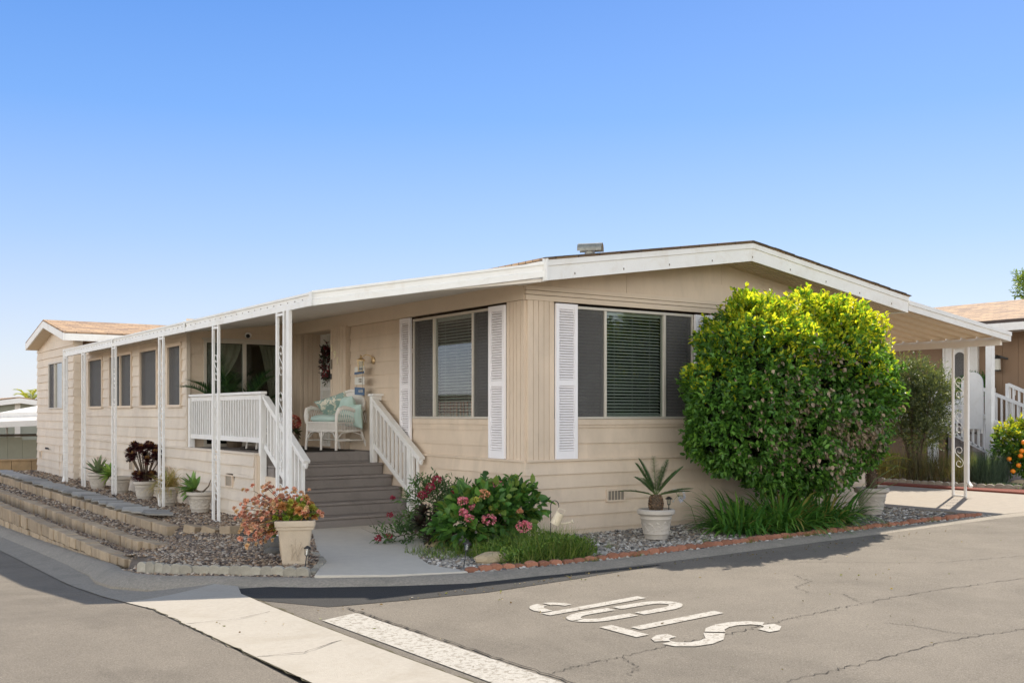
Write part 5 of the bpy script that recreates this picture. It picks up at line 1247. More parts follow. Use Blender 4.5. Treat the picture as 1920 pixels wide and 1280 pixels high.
# ================================================================ shrubs
def ell_surf(els, n, lo=.8, hi=1.0, up=0):
    """points in the outer shell of a union of ellipsoids, with outward directions"""
    els = np.array(els, float); ar = els[:, 3]*els[:, 4]+els[:, 4]*els[:, 5]+els[:, 3]*els[:, 5]; P = []; D = []; N_ = 0
    while N_ < n:
        k = RNG.choice(len(els), n, p=ar/ar.sum()); d = sphere_dirs(n, up); rad = RNG.uniform(lo, hi, (n, 1))
        c = els[k, :3]; s = els[k, 3:6]; p = c + d*s*rad; ok = np.ones(n, bool)
        for e in els: q = (((p-e[:3])/e[3:6])**2).sum(1)**.5; ok &= (q > lo*.97)
        P.append(p[ok]); D.append(nrm(d/s)[ok]); N_ += ok.sum()
    return np.concatenate(P)[:n], np.concatenate(D)[:n]
def vnoise(P, f, seed=0):
    r_ = np.random.default_rng(seed); o = 0
    for k in range(5):
        w_ = r_.normal(size=3)*f*(1.35**k); o = o + np.sin(P @ w_ + r_.uniform(0, 6.28))/(1.1**k)
    return o/3.2
def shoots(P, D, per, sl, spread=.55, up=.5):
    """leafy shoots: for each base a short axis carrying 'per' leaves"""
    n = len(P); ax = nrm(D + RNG.normal(0, .35, (n, 3)) + [0, 0, up]); L_ = sl*RNG.uniform(.5, 1.4, n)
    t = (np.arange(per)+.5)/per; Q = P[:, None]+ax[:, None]*(L_[:, None]*t)[..., None]; a = RNG.uniform(0, 6.28, (n, per, 3)); rd = RNG.normal(size=(n, per, 3)); rd = nrm(rd-(rd*ax[:, None]).sum(-1, keepdims=True)*ax[:, None])
    LD = nrm(rd*.85 + ax[:, None]*.75); return Q.reshape(-1, 3), LD.reshape(-1, 3), np.repeat(np.arange(n), per)
def branches(parent, base, tips, r0=.03, name='stems', mt=None):
    m = MB()
    for t in tips:
        b = Vector(base)+Vector((random.uniform(-.1, .1), random.uniform(-.08, .08), 0)); t = Vector(t); mid = b.lerp(t, .5)+Vector((random.uniform(-.08, .08), random.uniform(-.06, .06), .05)); m.tube([b, b.lerp(mid, .5)+Vector((0, 0, .05)), mid, t], [r0, r0*.8, r0*.55, r0*.2], 7)
        for k in range(4):
            s = mid.lerp(t, random.random()); m.tube([s, s+Vector((random.uniform(-.25, .25), random.uniform(-.2, .2), random.uniform(.05, .3)))], [r0*.3, r0*.12], 5)
    return m.build(name, mt or bark, parent, smooth=True)
# the big clipped bush in front of the gable
BE = [(3.10,-1.02,1.92,.84,.66,1.08),(4.30,-1.06,1.92,.98,.74,1.15),(4.92,-1.02,1.80,.66,.62,1.02),(2.76,-.98,1.52,.68,.60,.80),(3.80,-1.08,1.18,1.02,.70,.78),(4.45,-1.02,1.30,.74,.62,.72)]
bush = root('clipped_bush', (4.1, -.9, -.02), 'large rounded bush with lime green new growth in front of the gable end', 'bush')
P, D = ell_surf(BE, 9000, .86, 1.02); P = P + D*(vnoise(P, 3.0, 3)*.16+vnoise(P, 7.0, 5)*.07)[:, None]; kp = (P[:, 2] > .50+.22*np.clip(P[:, 0]-4.3, 0, 1)) & (vnoise(P, 5.5, 31) > -.62) & (np.abs(P[:, 0]-3.75) < .85+1.10*np.clip(P[:, 2]-.40, 0, 2)); P, D = P[kp], D[kp]
Q, LD, idx = shoots(P, D, 8, .13); h = P[idx, 2]+vnoise(P, 3.0, 9)[idx]*.42
topp = np.array([((P[:, 2]-1.85)/.9)]).ravel()[idx]
sunny = np.clip((D[idx, 2]+.35)*1.2, 0, 1)*np.clip((h-1.75)/.75, 0, 1)
new = RNG.random(len(Q)) < sunny*.95
nz_ = vnoise(P, 2.1, 21)[idx]; band = np.exp(-((Q[:, 2]-1.45)/.60)**2)*np.clip(-D[idx, 1]*1.4, 0, 1)*np.exp(-((Q[:, 0]-3.95)/1.0)**2)
old = (~new) & (RNG.random(len(Q)) < band*np.clip(.55+nz_*1.0, 0, .9))
cg = pick([(.07,.175,.03),(.095,.23,.036),(.045,.115,.024),(.14,.29,.045)], len(Q)); cn = pick([(.48,.53,.035),(.60,.60,.05),(.36,.47,.04),(.20,.34,.03),(.13,.26,.03)], len(Q)); co = pick([(.33,.255,.175),(.24,.19,.135),(.17,.15,.10),(.38,.28,.19)], len(Q), .2)
LD2 = LD.copy(); LD2[old] = nrm(LD[old]*.5+[0, -.35, -1.0])
sel = ~new & ~old; leaves('foliage', Q[sel], LD[sel], RNG.uniform(.058, .092, int(sel.sum())), RNG.uniform(.032, .05, int(sel.sum())), cg[sel], leafm, bush)
leaves('new_growth', Q[new], nrm(LD[new]+[0, 0, .3]), .070, .036, cn[new], leafn, bush); leaves('dry_leaves', Q[old], LD2[old], .068, .045, co[old], leafd, bush)
# tall fresh shoots on top
tops = [(2.35,-.95,2.35,.40),(2.45,-.95,2.45,.42),(3.1,-1,2.95,.28),(3.3,-1.02,2.96,.26),(4.15,-1.05,3.02,.28),(4.40,-1.05,3.05,.22),(4.75,-1.1,2.88,.26),(5.15,-1.1,2.72,.25),(5.5,-1.1,2.45,.3),(5.65,-1.1,2.2,.28),(2.75,-1,2.6,.3),(5.3,-1.05,2.6,.22),(3.6,-1.05,2.80,.22)]
Pt = []; Dt = []; m = MB()
tops += [(random.uniform(2.6, 5.3), random.uniform(-1.4, -.7), None, random.uniform(.18, .34)) for _ in range(26)]
def top_z(x): return max(e[2]+e[5]*max(0, 1-((x-e[0])/e[3])**2)**.5 for e in BE)
tops = [(x, y, top_z(x)-.02 if z is None else z, L_) for x, y, z, L_ in tops]
for (x, y, z, L_) in tops:
    for q in range(3):
        b = Vector((x+random.gauss(0, .10), y+random.gauss(0, .15), z-.12)); e = b+Vector((random.gauss(0, .05), random.gauss(0, .05), L_*random.uniform(.6, 1.1))); m.tube([b, e], [.005, .002], 5)
        for k in range(13):
            a = random.uniform(0, 6.28); Pt.append(tuple(b.lerp(e, (k+.5)/13))); Dt.append((math.cos(a)*.8, math.sin(a)*.8, .6))
Pt = np.array(Pt); Dt = nrm(np.array(Dt)); cc = pick([(.42,.46,.030),(.50,.50,.04),(.30,.42,.035)], len(Pt)); cc[Pt[:, 0] < 2.7] = pick([(.06,.14,.03)], int((Pt[:, 0] < 2.7).sum()))
tso = leaves('top_shoots', Pt, Dt, .078, .040, cc, leafn, bush); tso['kind'] = 'stuff'; m.build('shoot_stems', MATS['frond_green'], bush)['kind'] = 'stuff'
# inner foliage that closes the crown
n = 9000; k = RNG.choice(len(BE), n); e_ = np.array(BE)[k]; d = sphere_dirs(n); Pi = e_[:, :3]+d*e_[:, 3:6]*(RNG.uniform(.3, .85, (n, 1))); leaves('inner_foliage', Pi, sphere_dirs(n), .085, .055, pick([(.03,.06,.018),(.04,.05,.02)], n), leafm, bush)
branches(bush, (4.0, -.8, -.05), [(2.6,-.9,1.8),(3.1,-1,2.3),(3.7,-1.1,2.2),(4.3,-1,2.6),(4.9,-1,2.3),(5.4,-1,2.1),(4.0,-.9,2.0),(3.4,-.8,1.6)], .045)
# agapanthus clumps
def strappy(name, c, n, L_, W_, cols, label, cat='plant', spread=.22, el=(.35, 1.35), bend=2.4):
    r = root(name, c, label, cat); a = RNG.uniform(0, 6.28, n); e = RNG.uniform(el[0], el[1], n); D = np.stack([np.cos(a)*np.cos(e), np.sin(a)*np.cos(e), np.sin(e)], 1); rad = RNG.uniform(0, spread, n)
    P = np.array(c)+np.stack([np.cos(a)*rad, np.sin(a)*rad*.8, np.zeros(n)], 1); blades('leaves', P, D, L_*RNG.uniform(.6, 1.1, n), W_, bend*RNG.uniform(.7, 1.3, n), pick(cols, n), leafm, r, nseg=8, keel=.15); return r
AG = [(.07,.19,.035),(.10,.24,.045),(.05,.14,.03),(.14,.28,.05),(.26,.24,.07)]
strappy('agapanthus', (2.72, -1.10, -.03), 300, .64, .030, AG[:4], 'wide clump of dark green strap leaves under the left side of the big bush', spread=.45)
strappy('agapanthus', (3.25, -1.30, -.02), 330, .74, .030, AG, 'middle clump of strap leaves directly under the big bush', spread=.40)
strappy('agapanthus', (4.05, -1.28, -.01), 300, .70, .028, AG, 'clump of strap leaves spilling to the red edging, right of the others', spread=.42)
# agapanthus flowers on stalks
for (x, y, z0, h, lx, lb) in ((1.95, -.85, -.03, .50, -.18, 'pale lilac agapanthus flower drooping on its stalk against the siding'),):
    r = root('agapanthus_flower', (x, y, z0), lb, 'flower'); T = Vector((x+lx, y, z0+h)); m = MB(); m.tube([(x+.2, y, z0), (x+.05, y, z0+h*.7), T], [.005, .004, .004], 6); m.build('stalk', MATS['frond_green'], r, smooth=True)
    n = 14; D = sphere_dirs(n); P = np.tile(tuple(T), (n, 1)); P2 = np.repeat(P+D*.07, 6, 0); D2 = nrm(np.repeat(D, 6, 0)+RNG.normal(0, .55, (n*6, 3))); leaves('petals', P2, D2, .042, .014, pick([(.52,.54,.72),(.62,.63,.76)], n*6), petal, r)
    m = MB(); 
    for d in D: m.tube([T, T+Vector(d)*.075], .0015, 4)
    m.build('pedicels', MATS['frond_green'], r)
r = root('flower_stalk', (5.1, -1.25, 0), 'thin bare green flower stalks arching right from the strap leaves', 'flower'); m = MB()
for e in ((6.0, -1.1, .75), (6.15, -1.0, .62), (5.85, -1.2, .50)): m.tube([(4.7, -1.2, 0), (5.3, -1.2, e[2]*.75), e], [.006, .005, .003], 6)
m.build('stalks', MATS['frond_green'], r, smooth=True)

# hydrangea
hyd = root('hydrangea', (-.80, -.50, -.05), 'leafy hydrangea bush with round pink flower heads at the house corner', 'bush')
HE = [(-.88,-.50,.33,.50,.40,.34),(-.55,-.45,.42,.32,.32,.27),(-1.20,-.50,.22,.30,.36,.28)]
P, D = ell_surf(HE, 640, .45, 1.04, .3); P = P+D*(vnoise(P, 7, 4)*.05)[:, None]; Q, LD, idx = shoots(P, D, 3, .11, up=.3)
leaves('foliage', Q, nrm(LD+D[idx]*.6+[0, 0, -.1]), RNG.uniform(.08, .135, len(Q)), RNG.uniform(.055, .085, len(Q)), pick([(.06,.15,.032),(.08,.20,.04),(.035,.095,.022),(.11,.24,.045),(.16,.24,.05)], len(Q)), leafm, hyd, .14, .12)
branches(hyd, (-.75, -.45, -.05), [(-1.1,-.5,.35),(-.5,-.5,.5),(-.25,-.45,.5),(-.8,-.4,.5),(-.9,-.6,.3)], .014)
def fhead(c, rad, cols, parent, nm='flower_head'):
    n = int(90*(rad/.05)); D = sphere_dirs(n, .25); P = np.array(c)+D*rad*[1, 1, .7]; leaves(nm, P, nrm(RNG.normal(size=(n, 3))*.8+D*.6), .024, .022, pick(cols, n, .15), petal, parent, .05, .05)
PK = [(.66,.20,.27),(.72,.33,.36),(.58,.14,.24)]; OR = [(.72,.32,.20),(.74,.42,.26)]; LV = [(.55,.35,.45),(.48,.30,.38)]; YE = [(.45,.48,.08),(.55,.50,.15)]
for (px, py_, pz, rd_, cl) in ((-.80,-.55,.70,.055,PK),(-1.10,-.72,.61,.060,OR),(-1.36,-.68,.54,.055,PK),(-1.27,-.78,.47,.042,PK),(-1.42,-.80,.42,.045,PK),(-1.38,-.86,.36,.042,PK),(-1.16,-.92,.34,.070,PK),(-.90,-.55,.63,.05,LV),(-.98,-.62,.58,.034,YE),(-.94,-.80,.42,.026,YE),(-1.04,-.80,.46,.024,YE),(-1.22,-.75,.55,.028,YE),(-.70,-.85,.40,.032,OR),(-.80,-.66,.50,.03,LV)):
    if rd_: fhead((px, py_, pz), rd_, cl, hyd)
r = root('hydrangea_bloom', (-.60, -1.30, .10), 'single large round pink bloom low in front, left of the watering can', 'flower'); fhead((-.95, -1.30, .285), .078, PK, r); m = MB(); m.tube([(-.85, -1.10, -.05), (-.90, -1.22, .12), (-.95, -1.28, .25)], .006); m.build('stalk', MATS['frond_green'], r)
# valerian with dark aeonium behind the step post
val = root('valerian', (-.98, .70, -.05), 'straggly plant with dark red flower clusters leaning over the steps and walk', 'plant')
VE = [(-.95,.70,.34,.36,.36,.36),(-1.35,.55,.02,.42,.22,.10),(-.62,.30,.36,.30,.3,.30)]
P, D = ell_surf(VE, 520, .3, 1.0, .2); Q, LD, idx = shoots(P, D, 5, .14, up=.6); leaves('foliage', Q, LD, .075, .020, pick([(.08,.15,.06),(.10,.19,.06),(.06,.11,.045)], len(Q)), leafm, val)
for (x, y, z, s) in ((-1.12,.45,.62,.05),(-1.0,.5,.70,.055),(-1.20,.5,.52,.05),(-.82,.4,.52,.045),(-.72,.2,.50,.05),(-.62,.1,.45,.045),(-1.08,.6,.56,.04),(-.9,.3,.44,.04),(-1.52,.75,.28,.03),(-1.78,.55,.03,.035),(-1.66,.5,.05,.03),(-1.45,.8,.48,.02),(-.66,.05,.38,.05)): fhead((x, y, z), s, [(.30,.035,.075),(.38,.06,.10),(.24,.03,.06)], val)
branches(val, (-1.0, .6, -.05), [(-1.1,.5,.55),(-.9,.5,.6),(-.7,.25,.45),(-1.5,.7,.25),(-1.75,.55,.02),(-1.3,.5,.1)], .008)
aeo = root('dark_aeonium', (-1.3, .10, -.05), 'nearly black rosette succulent growing low under the red flowers', 'plant'); P = []; D = []
for (x, y, z) in ((-1.42,.10,.34),(-1.30,-.02,.28),(-1.38,-.10,.18),(-1.26,-.12,.10),(-1.50,.05,.22),(-1.40,-.05,.05),(-1.22,.0,.38)):
    dd = rosette_dirs(34, -.3, 1.3); M = np.array(Vector((0, 0, 1)).rotation_difference(Vector((-.4, -.7, .8)).normalized()).to_matrix()); D.append(dd @ M.T); P.append(np.tile([x, y, z], (34, 1)))
[blades('rosette', p_, nrm(d_), .13, .046, .15, pick([(.03,.018,.018),(.045,.03,.02),(.03,.035,.02)], 34), leafd, aeo, nseg=4, prof='spoon', keel=.15) for p_, d_ in zip(P, D)]; branches(aeo, (-1.25, .12, -.05), [(-1.4,.1,.32),(-1.25,.04,.36),(-1.35,-.03,.2)], .018)
# lamb's ear / pale weeds and long grass in front of the corner
n = 2600; x = np.concatenate([RNG.uniform(-1.5, -.32, n-500), RNG.uniform(-1.9, -1.2, 500)]); y = np.concatenate([-1.80+.85*RNG.random(n-500)**1.0, RNG.uniform(-1.0, -.25, 500)]); keep = ~((x < -1.25) & (y < -1.25) & (RNG.random(n) < .6)); x, y = x[keep], y[keep]; n = len(x)
hh = (.15+.22*np.exp(-((x+.78)/.5)**2))*(1 if True else 1)*RNG.uniform(.5, 1.2, n)*np.where(y > -1.0, .7, 1); D = nrm(np.stack([RNG.normal(0, .5, n), RNG.normal(0, .5, n), np.full(n, 1.)], 1))
o = blades('long_grass', np.stack([x, y, np.array([bed_z(a, b) for a, b in zip(x, y)])], 1), D, hh*1.15, .008, RNG.uniform(.3, 1.9, n), pick([(.10,.18,.03),(.16,.24,.04),(.07,.13,.03),(.24,.27,.08)], n, .2), leafm, None, nseg=5, prof='grass', kind='stuff'); tag(o, 'tangle of long green weeds in front of the house corner')
n = 4200; P = np.stack([RNG.uniform(-1.4, -.22, n), RNG.uniform(-1.72, -.95, n), RNG.random(n)**1.2*.22-.04], 1); P[:, 2] *= np.exp(-((P[:, 0]+.68)/.62)**2)*.9+.1; o = leaves('weeds', P, sphere_dirs(n, .7), RNG.uniform(.03, .06, n), .019, pick([(.11,.21,.035),(.07,.15,.025),(.19,.28,.05)], n), leafm, None); tag(o, 'low leafy weeds filling the bed behind the red edging', None, None, 'stuff')
# small weed tufts along the edging
tuft = None
for (x, y) in ((.05,-1.98),(1.9,-1.98),(2.55,-1.96),(3.05,-1.95),(5.6,-1.93),(-.55,-2.0),(.35,-1.2),(1.65,-1.45),(2.9,-1.93),(5.9,-1.75)):
    n = 46; D = nrm(np.stack([RNG.normal(0, .6, n), RNG.normal(0, .6, n), np.ones(n)], 1)); P = np.array([x, y, bed_z(x, y)+.0])+RNG.normal(0, .05, (n, 3))*[1.2, .5, 0]
    if tuft is None: tuft = blades('weed_tuft', P, D, RNG.uniform(.04, .11, n), .005, 1.2, pick([(.12,.19,.04),(.2,.24,.06)], n), leafm, None, nseg=3, prof='grass', kind=None)
    else: blades('weed_tuft', P, D, RNG.uniform(.04, .11, n), .005, 1.2, pick([(.12,.19,.04),(.2,.24,.06)], n), leafm, None, nseg=3, prof='grass')
for o in list(sc.objects):
    if o.name.startswith('weed_tuft'): tag(o, 'small tuft of weeds sprouting by the red edging of the front bed', 'weed', 'weed tufts along the front bed')

# ================================================================ neighbour on the right
nb = root('neighbour_house', (18, 8, 0), 'brown panelled neighbouring home with shingle roof behind the carport', 'house')
NF = Fr((17.1,0,0), (0,1,0), (-1,0,0)); m = MB(); y = 2.55
while y < 16: fbox(m, NF, y+.004, y+.40, -.1, 3.62, -.05, 0); y += .405
fbox(m, NF, 2.5, 16, -.1, 3.6, -.2, -.01); m.box(17.1, 24, 2.5, 2.6, -.1, 3.6); m.build('wall', brown, nb)
m = MB(); m.prism([(15.75, 2.25, 3.62), (19.6, 2.25, 4.50), (19.6, 2.25, 4.56), (15.75, 2.25, 3.70)], (0, 18, 0)); m.prism([(24, 2.25, 3.5), (19.6, 2.25, 4.50), (19.6, 2.25, 4.56), (24, 2.25, 3.58)], (0, 18, 0)); m.build('roof', shingn, nb)
m = MB(); m.box(15.73, 15.78, 2.25, 20, 3.44, 3.62); m.prism([(15.76, 2.22, 3.44), (19.6, 2.22, 4.32), (19.6, 2.22, 4.5), (15.76, 2.22, 3.62)], (0, .03, 0)); m.prism([(15.8, 2.26, 3.50), (17.1, 2.26, 3.50), (17.1, 2.26, 3.52), (15.8, 2.26, 3.52)], (0, 16, 0)); m.build('fascia', white, nb)
m = MB(); m.box(17.03, 17.09, 4.45, 5.28, 1.25, 3.32); m.box(17.02, 17.1, 4.38, 4.44, 1.25, 3.38); m.box(17.02, 17.1, 5.29, 5.35, 1.25, 3.38); m.box(17.02, 17.1, 4.44, 5.29, 3.325, 3.385); dr = m.build('door', white, nb)
m = MB(); m.lathe([(.0, 0), (.22, .001), (.22, .012), (.0, .014)], 20, (17.03, 4.87, 2.7), 0, Matrix.Scale(1.7, 3, (0, 0, 1)) @ Euler((0, R(-90), 0)).to_matrix()); m.build('door_window', screenm, dr)
m = MB(); m.lathe([(.05, 0), (.05, .3), (.09, .34), (.02, .4)], 10, (15.9, 11, 4.0)); m.tube([(17.2, 6.6, 4.02), (17.2, 5.9, 4.02)], .10, 12); m.build('roof_pipe', shingd, nb)
lr = root('neighbour_wall_lamp', (17.0, 3.75, 2.7), 'black lantern with a pale shade on the brown neighbouring wall', 'lamp')
m = MB(); m.lathe([(.10, .13), (.07, .19), (.03, .23)], 12, (16.9, 3.80, 2.72)); m.bar((17.08, 3.62, 2.85), (16.92, 3.76, 2.92), .04, .04); m.lathe([(.10, -.17), (.105, -.14)], 12, (16.9, 3.80, 2.72)); m.build('lamp_cap', blackm, lr); m = MB(); m.lathe([(.10, -.14), (.09, .13)], 12, (16.9, 3.80, 2.72)); m.build('lamp_shade', mat('frosted', (.55, .53, .47), .5), lr, smooth=True)
m = MB(); m.box(17.07, 17.095, 3.42, 3.49, 1.95, 2.08); m.build('outlet_cover', white, nb)
# neighbour's deck
nd = root('neighbour_deck', (15.5, 5, 0), 'neighbouring raised deck with white railings, arched panel and stairs', 'porch')
m = MB(); m.box(14.95, 17.05, 3.9, 12, 1.05, 1.22); m.build('deck_floor', carpet, nd); m = MB(); m.box(15.05, 15.1, 4.0, 12, -.1, 1.04); m.build('skirt', brown, nd)
def nrail(p, q, zt=.9, zb=.12, off=.13, nm='railing'):
    p, q = Vector(p), Vector(q); m = MB(); up = Vector((0, 0, 1)); m.bar(p+up*zt, q+up*zt, .07, .07); m.bar(p+up*zb, q+up*zb, .04, .07); d = q-p; n = int(Vector((d.x, d.y)).length/off)
    for k in range(1, n): c = p+d*k/n; m.box(c.x-.02, c.x+.02, c.y-.02, c.y+.02, c.z+zb, c.z+zt)
    for c in (p, q): m.box(c.x-.045, c.x+.045, c.y-.045, c.y+.045, c.z-.9, c.z+zt+.02)
    m.build(nm, white, nd)
nrail((15.0, 11, 1.22), (15.0, 4.35, 1.22)); nrail((16.4, 3.95, 1.22), (17.0, 3.95, 1.22)); nrail((15.0, 4.2, 1.1), (15.0, 1.9, .05), nm='stair_railing'); nrail((16.3, 3.85, 1.22), (16.3, 1.3, .2), nm='stair_railing'); nrail((16.38, 3.2, 1.30), (16.38, .9, .3), nm='stair_railing')
m = MB()
for k in range(6): m.box(15.05, 16.3, 3.9-.3*(k+1), 3.9-.3*k+.02, 0, 1.22-.2*(k+1))
m.build('stairs', carpet, nd)
m = MB(); m.prism([(14.93, 2.97, 1.15)]+[(14.93, 3.24+.27*math.cos(a), 2.2+.27*math.sin(a)) for a in lin(math.pi, 0, 12)]+[(14.93, 3.51, 1.15)], (.03, 0, 0)); m.build('arched_panel', white, nd)
m = MB(); m.box(14.86, 15.0, 2.72, 2.86, .0, 3.46); m.build('awning_post', white, nb)

def shrub(name, label, els, nsh, per, sl, L_, W_, cols, cat='bush', base=None, tips=None, r0=.03, fold=.25, new=None, mt=None):
    c = base or (els[0][0], els[0][1], 0); r = root(name, c, label, cat); P, D = ell_surf(els, nsh, .35, 1.0); Q, LD, idx = shoots(P, D, per, sl); cc = pick(cols, len(Q))
    if new: s = RNG.random(len(Q)) < new[0]*np.clip((D[idx, 2]+.2), 0, 1); cc[s] = pick(new[1], int(s.sum()))
    leaves('foliage', Q, LD, L_, W_, cc, mt or leafm, r, fold)
    if tips is None: tips = [(e[0], e[1], e[2]+e[5]*.4) for e in els]
    branches(r, c, tips, r0, 'trunk'); return r
shrub('olive_tree', 'loose grey green olive tree in front of the neighbouring railing', [(12.6,3.2,2.15,.55,.45,.50),(12.6,2.85,1.75,.60,.50,.60),(12.4,3.6,1.65,.65,.6,.6),(12.9,2.95,2.0,.45,.40,.5),(12.7,3.0,1.1,.5,.45,.35)], 1900, 10, .24, .078, .019, [(.10,.14,.06),(.14,.18,.09),(.07,.10,.05),(.17,.20,.07)], 'tree', (12.6, 3.1, 0), [(12.5,3.1,2.3),(12.7,2.8,1.9),(12.3,3.5,1.9),(12.9,2.9,2.2)], .045)
r = root('rosemary_hedge', (12.2, 2.9, 0), 'long dry brownish green hedge below the neighbouring railing', 'hedge'); n = 5200; x = RNG.uniform(11.9, 12.9, n); y = RNG.uniform(1.75, 6.2, n); zz = RNG.random(n)*.45
blades('foliage', np.stack([x, y, zz], 1), nrm(np.stack([RNG.normal(0, .3, n), RNG.normal(0, .3, n), np.ones(n)], 1)), RNG.uniform(.15, .42, n), .012, .3, pick([(.11,.105,.05),(.15,.12,.06),(.08,.09,.04),(.12,.13,.06)], n, .25), leafm, r, nseg=3, prof='grass')
r = root('lavender_bush', (12.9, 1.75, 0), 'upright blue grey green rosemary bush right of the carport post', 'bush'); n = 2600; a = RNG.uniform(0, 6.28, n); q = RNG.random(n)**.5*.42
blades('foliage', np.stack([12.95+q*np.cos(a), 1.7+q*np.sin(a), RNG.random(n)*.45], 1), nrm(np.stack([np.cos(a)*q*.8, np.sin(a)*q*.8, np.ones(n)], 1)+RNG.normal(0, .12, (n, 3))), RNG.uniform(.15, .38, n), .011, .15, pick([(.09,.14,.09),(.12,.17,.12),(.06,.10,.07)], n), leafm, r, nseg=3, prof='grass')
ot = shrub('orange_tree', 'small orange tree with ripe fruit at the right edge', [(13.55,1.45,.85,.42,.40,.48),(13.65,1.10,.62,.45,.45,.42),(13.9,1.25,1.02,.40,.40,.36)], 900, 6, .14, .085, .042, [(.06,.15,.03),(.10,.22,.035),(.16,.28,.04)], 'tree', (13.75, 1.15, .05), None, .025, .25, (.8, [(.35,.42,.03),(.48,.48,.04)]))
for (x, y, z) in ((13.12,1.05,.646),(13.10,1.20,.323),(13.12,1.09,.449),(13.12,1.02,.746),(13.10,1.28,.573),(13.2,.92,.55),(13.15,1.0,.92)):
    m = MB(); m.blob((x, y, z), (.05, .05, .048)); m.build('orange', orange, ot, smooth=True)
shrub('clipped_shrub', 'small round green shrub behind the arched white panel on the deck', [(16.7,4.3,2.15,.45,.45,.38)], 500, 6, .08, .05, .022, [(.05,.15,.03),(.08,.20,.04)], 'potted plant', (16.7, 4.3, 1.22))
m = MB(); 
for k, (x, y) in enumerate(((13.1,1.02),(13.0,.62),(12.9,.22),(12.85,-.15))):
    g = MB(); g.blob((x, y, .06), (.19, .20, .10), jit=.06, nu=14, nv=8, e=.75); tag(g.build('border_rock', stone, origin=(x, y, 0)), 'rounded tan boulder in the row under the orange tree', 'rock', 'tan boulders under the orange tree')
n = 1800; P = np.stack([RNG.uniform(12.0, 12.75, n), RNG.uniform(-.6, 1.2, n), RNG.random(n)*.10], 1); tag(leaves('ground_cover', P, sphere_dirs(n, .8), .05, .02, pick([(.10,.15,.10),(.14,.19,.13)], n), leafm, None), 'low grey green ground cover at the foot of the boulders', None, None, 'stuff')
g = MB(); g.box(11.26, 13.4, -1.85, 20, -.05, .045); g.build('red_mulch', mulch, kind='stuff'); bpy.data.objects['red_mulch']['label'] = 'strip of dark red bark mulch along the far side of the driveway'
edging([(11.75,6.5,.06),(11.80,1.6,.06),(11.95,.9,.06),(12.15,.3,.05)], .17, greyb, 'edging_stone', 'grey scalloped edging stone in the row behind the red mulch', 'grey scalloped edging stones by the mulch', sz=(.085, .06, .07))
# far tree top right
shrub('street_tree', 'drooping green tree crown showing at the right edge above the roof', [(33.0,11.4,6.5,.9,.9,.75),(33.3,11.2,5.9,.9,.9,.7)], 500, 9, .4, .20, .045, [(.13,.21,.04),(.18,.26,.05)], 'tree', (33.6, 11.2, 0), None, .12)

# ================================================================ far left
lb = root('grey_green_house', (0, 40, -1), 'grey green gabled house beyond the far end of the home', 'house')
gy = 38.5; gz = -1.2; pk = 2.12
m = MB(); m.prism([(-2.6, gy, gz), (3.3, gy, gz), (3.3, gy, 1.75), (.38, gy, 2.05), (-2.6, gy, 1.72)], (0, 8, 0)); m.build('wall', greyg, lb)
m = MB()
for s in (-1, 1): xe = .38+3.2*s; m.prism([(xe, gy-.5, 1.70), (.38, gy-.5, 2.16), (.38, gy-.5, 2.20), (xe, gy-.5, 1.74)], (0, 9, 0))
m.build('roof', shing, lb)
m = MB()
for s in (-1, 1): xe = .38+3.2*s; m.prism([(xe, gy-.52, 1.50), (.38, gy-.52, 1.93), (.38, gy-.52, 2.15), (xe, gy-.52, 1.70)], (0, .05, 0))
m.box(.27, .49, gy-.05, gy, gz, 1.95); m.build('fascia', white, lb)
cp = root('flat_carport', (0, 31, -1), 'low white flat carport roof on posts beside the grey green house', 'carport')
m = MB(); m.prism([(-3.0, 29.0, 1.02), (2.6, 29.6, 1.25), (2.6, 29.6, 1.33), (-3.0, 29.0, 1.10)], (0, 5.5, .15)); m.build('roof', mat('sunlit_metal', (.60, .56, .50), .5), cp)
m = MB(); m.bar((-3.0, 28.98, 1.06), (2.6, 29.58, 1.28), .03, .20); m.build('fascia', white, cp)
for x in (-2.15, .0, 2.0): m = MB(); m.box(x-.07, x+.07, 29.5, 29.64, -1.2, 1.05); m.build('post', white, cp)
cn = root('pop_up_canopy', (1.0, 34.5, -1), 'white canopy top rising behind the flat carport', 'canopy'); m = MB(); m.prism([(-.9, 34, 1.30), (2.5, 34, 1.40), (2.5, 34, 1.62), (-.9, 34, 1.52)], (0, 2.5, 0)); m.prism([(-.9, 34, 1.53), (2.5, 34, 1.63), (1.6, 35, 2.0)], (0, .4, 0)); m.build('canopy_top', white, cn)
for x in (-.7, 2.3): m = MB(); m.box(x-.03, x+.03, 34.1, 34.16, -1.2, 1.4); m.build('canopy_leg', white, cn)
sh_ = root('garden_shed', (0, 31, -1.2), 'grey green panelled shed under the flat carport roof', 'shed'); m = MB(); x = -2.0
while x < 2.6: m.box(x+.006, x+.5, 32.0, 32.1, -1.2, .62 if x < -.9 else .50); x += .5
m.box(-2.0, 2.6, 32.05, 33.5, -1.2, .45); m.build('wall', greyg, sh_); m = MB(); m.box(-2.1, 2.7, 31.9, 33.6, .64, .70); m.build('roof', shingd, sh_)
pt = root('feather_palm', (2.35, 47, -1), 'yellow green palm crown above the grey green roof', 'tree'); mm_ = MB(); mm_.tube([(2.35, 47, -1.5), (2.35, 47, 2.0)], [.25, .18]); mm_.build('trunk', bark, pt)
frond_plant(pt, (2.35, 47, 2.0), [(a, e, 1.15, 2.4) for a, e in zip(lin(0, 6.0, 14), [.5, .9, .3, 1.1]*4)], .07, [(.30,.34,.05),(.22,.30,.05),(.40,.40,.08)], .05, .25, droop=.8)
pw = root('planter_wall', (-3, 20.6, 0), 'tan block planter wall lit by the sun at the far end of the bed', 'garden wall'); m = MB()
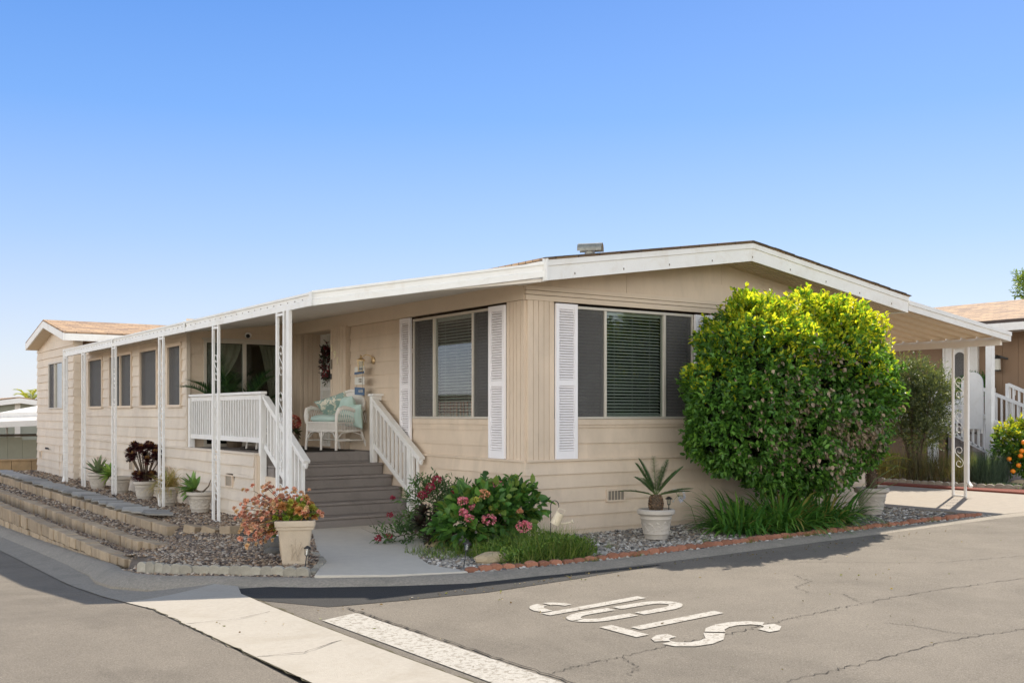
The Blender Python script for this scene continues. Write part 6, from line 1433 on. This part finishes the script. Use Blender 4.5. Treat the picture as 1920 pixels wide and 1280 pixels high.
for c in range(2):
    x = -6.4+.2*c
    while x < -1.9: m.box(x, x+.50, 20.7, 20.95, -.45+.33*c, -.125+.33*c); x += .51
m.build('block_course', wallblk, pw, bevel=.008); m = MB(); m.box(-6.4, -1.9, 20.66, 21.0, .208, .25); m.build('wall_cap', wallblk, pw)
# ================================================================ across the side street (seen in the window glass)
rh = root('tile_roof_house', (-20, 27, -1), 'tile roofed house across the road, seen only as a reflection in the side window', 'house')
m = MB(); m.box(-24, -17.5, 14, 42, -2, 1.1); m.build('wall', tan, rh); m = MB(); m.prism([(-17.0, 13.5, 1.1), (-20.7, 13.5, 2.4), (-24.5, 13.5, 1.1)], (0, 29, 0)); m.build('roof', mat('terracotta_tile', (.42, .19, .10), .8, .2), rh)
fn = root('picket_fence', (-15.5, 27, -1), 'sunlit wooden picket fence across the road, seen reflected in the side window', 'fence'); m = MB(); y = 14
while y < 42: m.box(-15.52, -15.48, y, y+.30, -1.6, .95); y += .55
m.box(-15.47, -15.43, 14, 42, .5, .62); m.build('pickets', mat('fence_wood', (.45, .26, .12), .8, .2), fn)
for i, (x, y, s) in enumerate(((11, -21, 1.0), (17, -24, 1.15), (4, -22, .9))):
    shrub('shade_tree', ['round leafy tree across the street behind the viewer, nearest the corner', 'tallest leafy tree across the street behind the viewer', 'smallest leafy tree across the street behind the viewer'][i], [(x,y,3.2*s,2.6*s,2.4*s,2.2*s),(x+1.2,y+.4,4.2*s,1.8*s,1.8*s,1.6*s)], 900, 7, .5, .28, .15, [(.05,.11,.02),(.09,.17,.03),(.2,.26,.04)], 'tree', (x, y, -.1), None, .14)

n = 260; t = RNG.random(n); x = np.where(RNG.random(n) < .5, RNG.uniform(-4.9, 6, n), RNG.uniform(-2.8, 3, n)); y = np.where(RNG.random(n) < .7, -2.42-np.abs(RNG.normal(0, .16, n)), RNG.uniform(-6.5, -2.6, n)); zz = np.array([road_z(a, b) for a, b in zip(x, y)])+.012
o = leaves('leaf_litter', np.stack([x, y, zz], 1), nrm(np.stack([RNG.normal(size=n), RNG.normal(size=n), RNG.uniform(0, .15, n)], 1)), RNG.uniform(.012, .035, n), RNG.uniform(.006, .018, n), pick([(.16,.11,.06),(.25,.20,.10),(.10,.08,.05),(.14,.16,.06)], n), leafm, None); tag(o, 'dry fallen leaves and grit scattered along the kerb and road', None, None, 'stuff')
